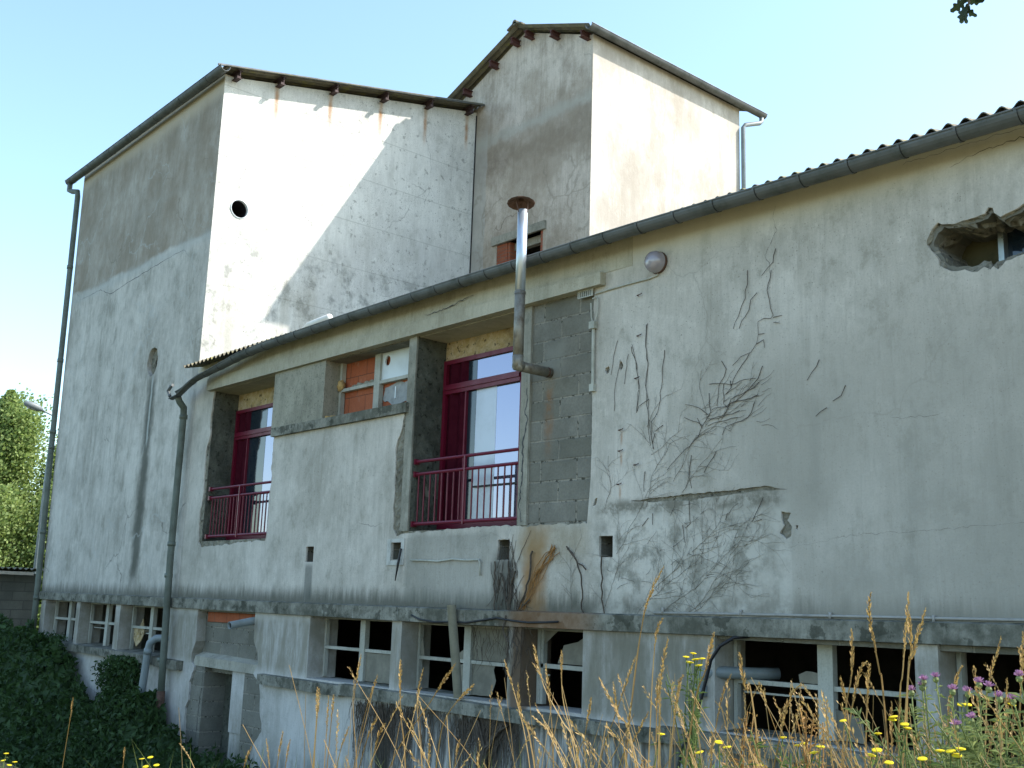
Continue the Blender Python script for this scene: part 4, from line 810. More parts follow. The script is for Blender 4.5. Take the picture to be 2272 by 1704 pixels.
VB=[[(-8.37,0.44),(-8.37,0.21),(-8.35,-0.03)],[(-8.17,0.45),(-8.15,0.24),(-8.15,-0.05)],[(-8.28,0.33),(-8.21,0.18),(-8.14,-0.02)],[(-8.06,0.36),(-8.12,0.21),(-8.14,0.04)],[(-7.83,0.55),(-7.84,0.45),(-7.87,0.27),(-7.95,0.08),(-8.02,-0.02),(-8.06,-0.09)],[(-7.52,0.57),(-7.62,0.48),(-7.75,0.33),(-7.83,0.19),(-7.97,-0.02)],[(-7.34,0.56),(-7.23,0.43),(-7.17,0.33),(-7.15,0.17),(-7.16,0.0),(-7.11,-0.05),(-7.15,-0.15)],[(-6.92,0.47),(-6.91,0.33),(-6.89,0.11),(-6.87,-0.02)],[(-8.12,-0.08),(-8.16,-0.2),(-8.08,-0.33),(-8.08,-0.47),(-8.09,-0.61),(-7.98,-0.72)],[(-7.99,-0.19),(-8.02,-0.3),(-7.93,-0.39),(-7.99,-0.54),(-8.03,-0.68)],[(-7.84,0.07),(-7.93,0.03),(-7.99,-0.03)],[(-7.36,0.57),(-7.29,0.5),(-7.21,0.43),(-7.11,0.36)]]
VT=[[(-8.55,-1.08),(-8.48,-1.19),(-8.42,-1.33),(-8.42,-1.51)],[(-8.1,-1.07),(-8.25,-1.17),(-8.38,-1.32),(-8.41,-1.51)],[(-10.18,-1.11),(-10.13,-1.31),(-10.21,-1.64)]]
STALKS = [[(-4.13,-4.61,-0.36),(-4.2,-4.57,-0.53)],[(-4.62,-4.25,-0.44),(-4.68,-4.21,-0.77)],[(-4.25,-4.46,-0.4),(-4.33,-4.42,-0.72)],[(-4.47,-4.18,-0.24),(-4.57,-4.14,-0.48),(-4.57,-4.1,-0.77)],[(-4.37,-4.15,-0.33),(-4.51,-4.11,-0.51),(-4.64,-4.07,-0.78)],[(-3.4,-4.82,-0.4),(-3.55,-4.78,-0.59)],[(-3.19,-4.88,-0.19),(-3.23,-4.84,-0.37),(-3.24,-4.8,-0.56)],[(-4.35,-3.9,-0.3),(-4.44,-3.86,-0.47),(-4.43,-3.82,-0.77)],[(-3.25,-4.59,-0.21),(-3.44,-4.55,-0.36),(-3.74,-4.51,-0.64)],[(-3.1,-4.62,-0.27),(-3.3,-4.58,-0.4),(-3.4,-4.54,-0.59)],[(-3.98,-3.71,-0.24),(-3.94,-3.67,-0.4),(-3.88,-3.63,-0.67)],[(-3.1,-4.34,-0.13),(-3.08,-4.3,-0.28),(-3.02,-4.26,-0.4),(-2.97,-4.22,-0.53)],[(-3.4,-3.9,-0.17),(-3.43,-3.86,-0.36),(-3.39,-3.82,-0.6)],[(-3.04,-4.33,-0.2),(-3.05,-4.29,-0.37),(-3.07,-4.25,-0.57)],[(-3.0,-4.13,-0.32),(-3.07,-4.09,-0.47),(-3.16,-4.05,-0.6)],[(-2.39,-4.72,-0.2),(-2.35,-4.68,-0.3),(-2.31,-4.64,-0.43)],[(-2.77,-4.14,-0.16),(-2.9,-4.1,-0.37),(-3.02,-4.06,-0.58)],[(-2.93,-3.86,0.09),(-3.02,-3.82,-0.02),(-3.11,-3.78,-0.34),(-3.17,-3.74,-0.52)],[(-2.55,-4.27,-0.22),(-2.59,-4.23,-0.39)],[(-2.82,-4.01,-0.36),(-2.94,-3.97,-0.49),(-3.04,-3.93,-0.59)],[(-4.67,-4.09,-0.59),(-4.81,-4.05,-0.76)],[(-3.35,-4.82,-0.42),(-3.47,-4.78,-0.56)],[(-3.94,-3.99,-0.58),(-4.02,-3.95,-0.71)],[(-3.9,-4.19,-0.56),(-3.95,-4.15,-0.69)],[(-2.88,-4.54,-0.36),(-2.76,-4.5,-0.5)],[(-2.6,-4.86,-0.23),(-2.63,-4.82,-0.32),(-2.61,-4.78,-0.45)],[(-3.14,-3.86,-0.28),(-3.14,-3.82,-0.46),(-3.14,-3.78,-0.61)],[(-7.62,-4.33,-0.68),(-7.74,-4.29,-0.84),(-7.89,-4.25,-1.17)],[(-7.39,-4.04,-0.99),(-7.48,-4.0,-1.13)],[(-6.98,-3.85,-0.93),(-6.82,-3.81,-1.07)],[(-5.7,-4.04,-0.8),(-5.84,-4.0,-0.93)],[(-5.98,-3.79,-0.8),(-5.99,-3.75,-0.97)],[(-4.71,-4.43,-0.6),(-4.81,-4.39,-0.78)],[(-5.46,-3.94,-0.74),(-5.56,-3.9,-0.9)],[(-4.53,-4.37,-0.39),(-4.58,-4.33,-0.75)],[(-2.95,-3.78,0.18),(-3.08,-3.74,0.01),(-3.19,-3.7,-0.38)],[(-2.89,-3.85,-0.02),(-2.96,-3.81,-0.09),(-3.02,-3.77,-0.37)],[(-2.07,-4.78,-0.07),(-2.13,-4.74,-0.19),(-2.17,-4.7,-0.34)],[(-1.94,-4.74,-0.05),(-2.0,-4.7,-0.15),(-2.09,-4.66,-0.33)],[(-1.93,-4.64,-0.1),(-1.94,-4.6,-0.2),(-1.94,-4.56,-0.28)],[(-2.65,-3.74,-0.22),(-2.75,-3.7,-0.41)],[(-1.91,-4.38,-0.19),(-2.01,-4.34,-0.34)],[(-1.88,-4.15,-0.03),(-1.91,-4.11,-0.17),(-1.97,-4.07,-0.37)],[(-1.58,-4.54,0.07),(-1.61,-4.5,0.01),(-1.61,-4.46,-0.13),(-1.62,-4.42,-0.25)],[(-1.61,-4.29,0.08),(-1.66,-4.25,-0.14),(-1.7,-4.21,-0.29)],[(-1.53,-4.44,0.02),(-1.55,-4.4,-0.08),(-1.59,-4.36,-0.23)],[(-1.46,-4.48,0.03),(-1.52,-4.44,-0.08),(-1.57,-4.4,-0.22)],[(-1.8,-4.2,-0.12),(-1.88,-4.16,-0.26)],[(-1.79,-4.2,-0.13),(-1.83,-4.16,-0.25)],[(-1.58,-3.81,-0.04),(-1.64,-3.77,-0.17),(-1.68,-3.73,-0.31)],[(-1.57,-4.08,-0.12),(-1.62,-4.04,-0.19),(-1.67,-4.0,-0.34)],[(-1.52,-3.79,-0.02),(-1.56,-3.75,-0.24),(-1.59,-3.71,-0.42)],[(-1.54,-3.87,-0.16),(-1.57,-3.83,-0.34)],[(-1.72,-3.71,-0.14),(-1.73,-3.67,-0.26)],[(-2.7,-4.09,-0.22),(-2.73,-4.05,-0.42)],[(-2.08,-4.7,-0.17),(-2.15,-4.66,-0.31)],[(-2.1,-3.87,-0.19),(-2.11,-3.83,-0.26),(-2.12,-3.79,-0.4)],[(-1.56,-3.74,-0.07),(-1.57,-3.7,-0.14),(-1.61,-3.66,-0.35)],[(-1.95,-3.81,-0.26),(-1.98,-3.77,-0.44)]]
YEL = [[(-2.334,-4.5,-0.366)],[(-1.956,-4.7,-0.339),(-1.929,-4.7,-0.349),(-2.023,-4.7,-0.373)],[(-2.029,-4.3,-0.354),(-1.976,-4.3,-0.371),(-1.955,-4.3,-0.363)],[(-1.704,-4.6,-0.328),(-1.723,-4.6,-0.345),(-1.895,-4.6,-0.398)],[(-1.885,-4.2,-0.296),(-1.773,-4.2,-0.321)],[(-1.608,-4.4,-0.252),(-1.576,-4.4,-0.268),(-1.568,-4.4,-0.277),(-1.611,-4.4,-0.26)],[(-1.438,-4.8,-0.307),(-1.422,-4.8,-0.294),(-1.394,-4.8,-0.318)],[(-1.374,-4.6,-0.301),(-1.347,-4.6,-0.299),(-1.322,-4.6,-0.291),(-1.332,-4.6,-0.307),(-1.42,-4.6,-0.325)],[(-1.568,-4.1,-0.227),(-1.55,-4.1,-0.225)],[(-1.47,-4.0,-0.221),(-1.516,-4.0,-0.269)]]
YEL2 = [[(-2.733,-3.9,-0.158),(-2.699,-3.9,-0.143),(-2.691,-3.9,-0.165),(-2.657,-3.9,-0.16),(-2.716,-3.9,-0.176),(-2.674,-3.9,-0.186)]]
YEL3 = [[(-7.099,-4.9,-0.985),(-6.982,-4.9,-0.997),(-6.896,-4.9,-0.969),(-7.06,-4.9,-0.941)],[(-5.623,-4.7,-0.814),(-5.524,-4.7,-0.795),(-5.445,-4.7,-0.823),(-5.568,-4.7,-0.845)]]
PUR = [[(-1.663,-4.2,-0.193),(-1.624,-4.2,-0.161),(-1.589,-4.2,-0.151),(-1.63,-4.2,-0.176)],[(-1.464,-4.35,-0.172),(-1.423,-4.35,-0.174),(-1.391,-4.35,-0.149),(-1.366,-4.35,-0.158)],[(-1.342,-4.5,-0.227),(-1.382,-4.5,-0.247),(-1.271,-4.5,-0.171)],[(-1.283,-4.4,-0.18),(-1.264,-4.4,-0.124)]]
BRN = [[(-2.158,-4.3,-0.291),(-2.168,-4.3,-0.319),(-2.129,-4.3,-0.325),(-2.135,-4.3,-0.3)],[(-1.832,-4.5,-0.246),(-1.812,-4.5,-0.254),(-1.787,-4.5,-0.256),(-1.76,-4.5,-0.277),(-1.844,-4.5,-0.271)],[(-2.04,-4.9,-0.382),(-2.056,-4.9,-0.393)]]
# ------------------------------------------------------------------ cracks in the render (dark hairlines, part of the building)
rnd = random.Random(77)
def crack(pl, y=-.0015, w=.004, seed=1, ax='y', step=.03):
    r = random.Random(seed); pts = []
    for a, b in zip(pl[:-1], pl[1:]):
        L = math.dist(a, b); n = max(1, int(L/step))
        for i in range(n): pts.append((a[0]+(b[0]-a[0])*i/n+r.uniform(-1, 1)*.010, a[1]+(b[1]-a[1])*i/n+r.uniform(-1, 1)*.010))
    pts.append(pl[-1]); b = MB(); n = len(pts)
    vs = []
    for i, (x, z) in enumerate(pts):
        t = pts[min(i+1, n-1)]; s0 = pts[max(0, i-1)]; dx, dz = t[0]-s0[0], t[1]-s0[1]; L = math.hypot(dx, dz) or 1
        ww = w*(.35+.65*math.sin(math.pi*(i+.5)/n))*r.uniform(.4, 1.2)/2
        vs += [(x-dz/L*ww, y, z+dx/L*ww), (x+dz/L*ww, y, z-dx/L*ww)]
    b.add(vs, [(2*i, 2*i+1, 2*i+3, 2*i+2) for i in range(n-1)]); return b
mb = MB()
for pl, ww, yy in (([(-5.02,3.3),(-5.06,3.2),(-5.02,3.09),(-5.1,2.95),(-5.13,2.89),(-5.09,2.78),(-5.11,2.56)], .003, -.0015),
    ([(-3.53,3.2),(-3.41,3.24),(-3.16,3.26),(-3.01,3.27),(-2.2,3.28)], .006, -.0015),
    ([(-3.9,3.33),(-3.4,3.335),(-2.8,3.34)], .004, -.0015),
    ([(-4.08,1.44),(-3.95,1.42),(-3.7,1.42)], .002, -.0015), ([(-5.0,.52),(-4.4,.60),(-3.0,.65)], .0013, -.0015),
    ([(-10.9,.92),(-10.5,.86),(-10.38,.9)], .004, -.0015), ([(-5.3, .45), (-5.45, .3), (-5.5, .1)], .003, -.0015)):
    c = crack(pl, yy, ww, int(abs(pl[0][0]*100))); mb.add(c.v, c.f)
mb.build('crack', M_black, B)
mb = MB(); c = crack([(-20.93,5.53),(-19.94,5.55),(-19.45,5.36),(-19.23,5.36),(-18.9,5.41),(-18.17,5.45),(-17.54,5.48),(-16.94,5.51),(-16.42,5.53),(-16.29,5.4)], -.0015, .012, 5, step=.09); mb.add(c.v, c.f); mb.build('crack', M_black, B)
c = crack([(-9.70,3.195),(-9.55,3.2),(-9.3,3.205),(-9.1,3.24),(-8.84,3.27)], -.055, .012, 8); c.build('crack', M_black, B)
c = crack([(-8.0,2.16),(-7.99,2.0),(-8.03,1.93),(-7.98,1.83),(-8.04,1.6),(-8.03,1.3),(-8.07,1.0),(-8.03,.82)], -.0005, .02, 9); c.build('crack', M_black, B)
c = crack([(-14.54,-1.0),(-14.54,-1.23),(-14.57,-1.33),(-14.6,-1.9)], .028, .02, 10); c.build('crack', M_black, B)
# ------------------------------------------------------------------ dead creepers clinging to the render
def twig(mb, pl, r0, r1, y=-.010, seed=0, jit=.010, n=4):
    r = random.Random(seed); pts = []
    for a, b in zip(pl[:-1], pl[1:]):
        L = math.dist(a, b); k = max(1, int(L/.05))
        for i in range(k): pts.append((a[0]+(b[0]-a[0])*i/k+r.uniform(-1, 1)*jit, y-r.random()*.006, a[1]+(b[1]-a[1])*i/k+r.uniform(-1, 1)*jit))
    pts.append((pl[-1][0], y, pl[-1][1])); N = len(pts)
    mb.tube(pts, [r0+(r1-r0)*i/max(1, N-1) for i in range(N)], n)
mb = MB()
for i, pl in enumerate(VR): twig(mb, pl, .0030, .0020, -.006, i, .008)
r = random.Random(5)
def rtwigs(mb, n, x0, x1, z0, z1, L0, L1, rr, seed, ang=(0.2, 1.2), fl=.5):
    r = random.Random(seed)
    for i in range(n):
        x = r.uniform(x0, x1); z = r.uniform(z0, z1); L = r.uniform(L0, L1); a = r.uniform(*ang)*(1 if r.random() < fl else -1)+(math.pi if r.random() < .1 else 0)
        p = [(x, z)]
        for k in range(3): a += r.uniform(-.4, .4); p.append((p[-1][0]+math.cos(a)*L/3, p[-1][1]+math.sin(a)*L/3))
        twig(mb, p, rr, rr*.5, -.006, i, .004, 3)
rtwigs(mb, 40, -5.8, -5.15, 1.45, 1.9, .05, .18, .0016, 6, (.1, .7), .9)
rtwigs(mb, 34, -6.9, -5.5, .15, .9, .05, .16, .0018, 7, (.2, 1.1), .8)
tag(mb.build('dead_creeper', M_bark, None), 'dead branching creeper spread over the wing render around the long horizontal crack', 'dead vine', 'dead creepers on the wing wall')
mb = MB()
def grow(mb, x, z, a, L, r, q, dep):
    p = [(x, z)]; n = max(2, int(L/.05))
    for k in range(n): a += q.gauss(0, .16); p.append((p[-1][0]+math.cos(a)*L/n, p[-1][1]+math.sin(a)*L/n))
    twig(mb, p, r, r*.55, -.004, q.randint(0, 9999), .003, 3)
    if dep:
        for k in range(1, len(p)):
            if q.random() < .5: grow(mb, p[k][0], p[k][1], a+q.choice((-1, 1))*q.uniform(.4, 1.0), L*q.uniform(.3, .55), r*.7, q, dep-1)
q_ = random.Random(44)
for x, z, a, L in ((-6.9, .0, 1.2, .8), (-6.5, -.02, 1.0, .9), (-6.2, 0, .9, 1.0), (-5.95, .0, .8, .9), (-6.75, .5, .8, .7), (-6.4, .9, 1.4, .6), (-5.9, .5, .7, .7), (-6.9, .9, 1.3, .5), (-6.3, .2, .5, .8), (-5.9, .0, .5, .6), (-7.3, .0, 1.5, .5), (-6.0, 1.0, .8, .6), (-6.35, 1.35, .5, .4), (-6.37, 1.45, 2.3, .35), (-6.4, 1.6, 1.0, .35), (-5.95, 1.35, .9, .55), (-5.85, 1.45, .6, .5), (-5.75, 1.55, 1.2, .5), (-5.6, 1.6, .5, .4), (-6.1, 1.1, 1.2, .45)): grow(mb, x, z, a, L, .0021, q_, 2)
tag(mb.build('creeper_trace', M_trace, None), 'faint grey branching traces of creeper low on the wing render below the long crack', 'dead vine', 'dead creepers on the wing wall')
mb = MB()
for i, pl in enumerate(VL): twig(mb, pl, .0022, .0018, -.005, i+50, .006)
tag(mb.build('dead_creeper', M_bark, None), 'thin upright dead vine stems just right of the blockwork strip and conduit', 'dead vine', 'dead creepers on the wing wall')
mb = MB()
for i, pl in enumerate(VB[:5]+VB[6:]):
    fat = .011 if i in (3, 4) else .008
    twig(mb, pl, fat, fat*.8, -.072 if pl[0][1] < -.05 else -.02, i+80, .012, 5)
rtwigs(mb, 60, -8.38, -8.0, -.05, .5, .12, .35, .0035, 9, (1.2, 1.9), .5)
rtwigs(mb, 45, -8.2, -7.85, -.6, -.1, .1, .3, .003, 10, (1.1, 1.9), .5)
for k in range(26):
    rr_ = random.Random(k); x = rr_.uniform(-9.0, -8.3); z = rr_.uniform(-.45, -.15); twig(mb, [(x, z), (x+rr_.uniform(-.08, .08), z-.12), (x+rr_.uniform(-.1, .1), z-.25)], .003, .0015, .19, k, .012, 3)
tag(mb.build('dead_creeper', M_bark, None), 'thick bundle of dead vine stems climbing below the large balcony door past the ledge', 'dead vine', 'dead creepers on the wing wall')
mb = MB(); twig(mb, VB[5], .007, .003, -.02, 3, .012, 5)
for k in range(9):
    q = random.Random(k+9); a = [(x+q.uniform(-.06, .06), z+q.uniform(-.05, .05)) for x, z in VB[5]]; twig(mb, a, .004, .0018, -.014, k, .012, 4)
tag(mb.build('orange_roots', M_root, None), 'orange brown clinging roots fanning up from the vine bundle', 'dead vine')
mb = MB()
for k in range(330):
    q = random.Random(k+500); x = q.choice((q.uniform(-10.75, -8.0), q.uniform(-10.6, -9.6), q.uniform(-8.9, -7.9))); z = -1.04-q.random()*.08; L = q.uniform(.15, .75); p = [(x, z)]
    for i in range(4): p.append((p[-1][0]+q.uniform(-.05, .05), p[-1][1]-L/4))
    twig(mb, p, .0045, .002, -.012-q.random()*.03, k, .012, 3)
tag(mb.build('dead_creeper', M_bark, None), 'dense curtain of dead hanging stems under the basement sill', 'dead vine', 'dead creepers on the wing wall')
mb = MB()
for i, pl in enumerate(VT[:2]):
    for k in range(7):
        q = random.Random(k+i*10); a = [(x+q.uniform(-.04, .04), z+q.uniform(-.02, .02)) for x, z in pl]; a.append((-8.42+q.uniform(-.05, .05), -2.0)); twig(mb, a, .012, .014, -.03-q.random()*.03, k, .012, 5)
for k in range(60):
    q = random.Random(k+700); x = -8.4+q.uniform(-.25, .4); twig(mb, [(x, -1.06), (x*.6-8.41*.4, -1.25), (-8.42+q.uniform(-.06, .06), -1.5)], .004, .005, -.03, k, .012, 3)
tag(mb.build('dead_creeper', M_bark, None), 'forked dead vine trunk rising to the basement sill', 'dead vine', 'dead creepers on the wing wall')

# ------------------------------------------------------------------ bramble and ivy in the shade
def leafquad(mb, p, s, q, nrm=None):
    d = Vector((q.gauss(0, 1), q.gauss(0, 1), q.gauss(0, .7)+.25)).normalized(); u = d.orthogonal().normalized(); a = q.uniform(0, 6.28)
    u = (Matrix.Rotation(a, 3, d) @ u); v = d.cross(u); p = Vector(p)
    mb.add([p-u*s, p-v*s*.45+d*s*.12, p+u*s, p+v*s*.45+d*s*.12], [(0, 1, 2), (0, 2, 3)])
def interp(tab, x):
    if x <= tab[0][0]: return tab[0][1]
    for (a, p), (b, q) in zip(tab[:-1], tab[1:]):
        if x <= b: return p+(q-p)*(x-a)/(b-a)
    return tab[-1][1]
IVT = [(-26, -.9), (-23.5, -.5), (-21.9, -.62), (-20.9, -.78), (-20.1, -.80), (-19.6, -.86), (-19.0, -1.1), (-18.6, -1.3), (-18.2, -1.5), (-17.5, -1.62), (-17.2, -1.62), (-16.6, -1.55), (-16, -1.42), (-15.6, -1.42), (-15.0, -1.62), (-14.6, -1.90), (-13.7, -1.98), (-12.7, -2.05), (-11.5, -2.1)]
def bush(x0, x1, y0, y1, n, s0, s1, label, seed, group=None, name='bramble_bush'):
    q = random.Random(seed); mb = MB()
    def top(x, y):
        h = interp(IVT, x); g = ground_z(x, y); d = max(0, (-.35-y))/.85; k = max(.12, 1-min(1, d)**1.1)
        e = min(1, (x-x0)/.5, (x1-x)/.4) 
        n_ = mnoise.noise(Vector((x*1.3, y*1.3, seed)))*.2+mnoise.noise(Vector((x*4, y*4, seed)))*.20+mnoise.noise(Vector((x*9, y*9, seed)))*.08
        return g+(h-g)*k+n_*k*.8-(.25*(1-max(0, e)))
    nx_, ny_ = 46, 26; vs = [(x0+(x1-x0)*i/nx_, y0+(y1-y0)*j/ny_, 0) for j in range(ny_+1) for i in range(nx_+1)]
    vs = [(x, y, top(x, y)-.13) for x, y, _ in vs]
    mb.add(vs, [(j*(nx_+1)+i, j*(nx_+1)+i+1, (j+1)*(nx_+1)+i+1, (j+1)*(nx_+1)+i) for j in range(ny_) for i in range(nx_)])
    for i in range(n):
        x = q.uniform(x0, x1); y = q.uniform(y0, y1); z = top(x, y)-abs(q.gauss(0, .07))+(.10*q.random()**3 if q.random() < .4 else 0)
        leafquad(mb, (x, y, z), q.uniform(s0, s1), q)
    for i in range(60):   # arching shoots
        x = q.uniform(x0+.3, x1-.3); y = q.uniform(-1.6, y1-.1); z = top(x, y); dx, dy = q.uniform(-.4, .6), q.uniform(-.3, .1)
        for k in range(16):
            t = k/15; leafquad(mb, (x+dx*t, y+dy*t, z+.30*t-.28*t*t+q.uniform(-.02, .02)), q.uniform(s0, s1)*.8, q)
    return tag(mb.build(name, M_ivy, None), label, 'bush', group)
bush(-24.5, -17.6, -4.6, -.12, 17000, .045, .095, 'large dark bramble mound against the left block under its basement windows', 1, 'brambles along the wall foot')
bush(-17.7, -15.0, -4.2, -.08, 10000, .04, .08, 'dark bramble bush around the hanging elbow pipe and downpipe foot', 2, 'brambles along the wall foot')
bush(-15.2, -10.8, -3.8, -.10, 6000, .03, .07, 'low dark weeds in front of the blocked basement doorway', 3, 'brambles along the wall foot')
mb = MB(); q = random.Random(8)
for i in range(3000):
    t = q.random(); z = -1.65+.72*t+q.gauss(0, .02); x = q.gauss(-17.0, .30+.12*math.sin(z*9)); x = max(-17.9, min(-16.35, x+(.12*(t-.5))))
    leafquad(mb, (x, -.04-q.random()*.16, min(z, -.93)), q.uniform(.03, .055), q)
for s_ in range(7):
    x, z = -17.3, -1.0-.08*s_; dx = -q.uniform(.5, 1.2)
    for k in range(26): leafquad(mb, (x+dx*k/26+q.uniform(-.03, .03), -.03, z-.12*k/26+q.uniform(-.03, .03)), q.uniform(.02, .035), q)
for k in range(220): leafquad(mb, (q.uniform(-20.9, -19.5), -.05-q.random()*.05, -.80+abs(q.gauss(0, .05))), q.uniform(.02, .035), q)
tag(mb.build('climbing_ivy', M_ivy, None), 'dark ivy column climbing the pale basement wall to the sill', 'ivy')

# ------------------------------------------------------------------ dry grass field between camera and wall
def stalk(mb, pts, r, q, head=.16, n=34, hs=1.0):
    """pts tip first; extended to the ground"""
    P = [Vector(p) for p in pts][::-1]; d = P[1]-P[0]; b = P[0]; g = ground_z(b.x, b.y)
    if b.z > g:
        t = (g-b.z)/(d.z if d.z > .05 else .05); t = max(t, -8); e = b+Vector((d.x*t*.5, d.y*t*.5, g-b.z)); P = [e]+P
    F = []
    for i in range(len(P)-1):
        p0 = P[max(i-1, 0)]; p1 = P[i]; p2 = P[i+1]; p3 = P[min(i+2, len(P)-1)]
        for k in range(5):
            t = k/5; F.append(.5*((2*p1)+(p2-p0)*t+(2*p0-5*p1+4*p2-p3)*t*t+(3*p1-p0-3*p2+p3)*t**3))
    F.append(P[-1]); N = len(F); mb.tube(F, [r*(1-.6*i/N) for i in range(N)], 3, False)
    # seed head along the last stretch
    L = 0; acc = []
    for a, c in zip(F[::-1][:-1], F[::-1][1:]):
        acc.append((L, a, c)); L += (a-c).length
        if L > head: break
    for i in range(n):
        s_ = head*(i/n); seg = [x for x in acc if x[0] <= s_][-1]; ln = (seg[1]-seg[2]).length or 1; p = seg[1].lerp(seg[2], min(1, (s_-seg[0])/ln)); t = (seg[1]-seg[2]).normalized()
        o = Vector((q.gauss(0, 1), q.gauss(0, 1), q.gauss(0, 1))); o = (o-t*o.dot(t)).normalized(); w = (.35+math.sin(math.pi*min(1, (i+3)/n)))*hs
        a = p+o*.002; e = p+t*.010*w+o*.0055*w; sd = t.cross(o)*.0022*w
        mb.add([a, (a+e)/2+sd, e, (a+e)/2-sd], [(0, 1, 2), (0, 2, 3)])
q = random.Random(12); mb = MB()
for pl in STALKS: stalk(mb, pl, .0034, q, q.uniform(.13, .24), 50, 1.15)
def field(mb, n, x0, x1, y0, y1, h0, h1, r, seed, headp=.6, lean=.25, fn=None):
    q = random.Random(seed)
    for i in range(n):
        x = q.uniform(x0, x1); y = q.uniform(y0, y1)
        if fn and q.random() > fn(x, y): continue
        h = q.uniform(h0, h1); lx, ly = q.gauss(-.02, lean)*h, q.gauss(0, lean)*h; g = ground_z(x, y)
        pts = [(x+lx, y+ly, g+h), (x+lx*.45, y+ly*.45, g+h*.62), (x, y, g+.02)]
        if q.random() < headp: stalk(mb, pts, r, q, q.uniform(.07, .16), 18, .9)
        else: stalk(mb, pts, r, q, .05, 2, .8)
field(mb, 1500, -4.6, .6, -5.6, -3.3, .55, 1.0, .0022, 21, .5, .22, lambda x, y: sst(-3.6, -1.5, x)*.95+.03)
field(mb, 420, -2.4, -.6, -5.2, -3.8, .75, 1.08, .002, 25, .5, .28, lambda x, y: sst(-2.4, -1.2, x))
field(mb, 300, -9, 2, -11, -7.8, .3, .7, .0025, 24, .3, .2)
tag(mb.build('dry_grass', M_dry, None), 'straw coloured dry grass stalks with seed heads in the foreground', 'grass', kind='stuff')
def blades(mb, n, x0, x1, y0, y1, h0, h1, wd, seed, fn=None):
    q = random.Random(seed)
    for i in range(n):
        x = q.uniform(x0, x1); y = q.uniform(y0, y1)
        if fn and q.random() > fn(x, y): continue
        h = q.uniform(h0, h1); g = ground_z(x, y); a = q.uniform(0, 6.28); dx, dy = math.cos(a)*h*q.uniform(.1, .5), math.sin(a)*h*q.uniform(.1, .5); px, py = -math.sin(a)*wd, math.cos(a)*wd
        vs = []
        for k in range(5):
            t = k/4; w_ = (1-t**1.5); vs += [(x+dx*t*t-px*w_, y+dy*t*t-py*w_, g+h*(t-.18*t*t)), (x+dx*t*t+px*w_, y+dy*t*t+py*w_, g+h*(t-.18*t*t))]
        mb.add(vs, [(2*k, 2*k+1, 2*k+3, 2*k+2) for k in range(4)])
mb = MB()
blades(mb, 9000, -5, 1.2, -5.8, -3.2, .35, .78, .0035, 31, lambda x, y: sst(-4.5, -1.8, x)*.95+.05)
blades(mb, 5200, -2.9, -.5, -5.3, -3.7, .62, 1.02, .0026, 41, lambda x, y: sst(-2.9, -1.3, x)*.95+.05)
blades(mb, 4000, -6, 1.2, -7, -2.6, .15, .45, .004, 32)
blades(mb, 2500, -11, 3, -2.6, -.1, .15, .45, .005, 33)
tag(mb.build('green_grass', M_green, None), 'green grass blades growing among the dry stalks', 'grass', kind='stuff')

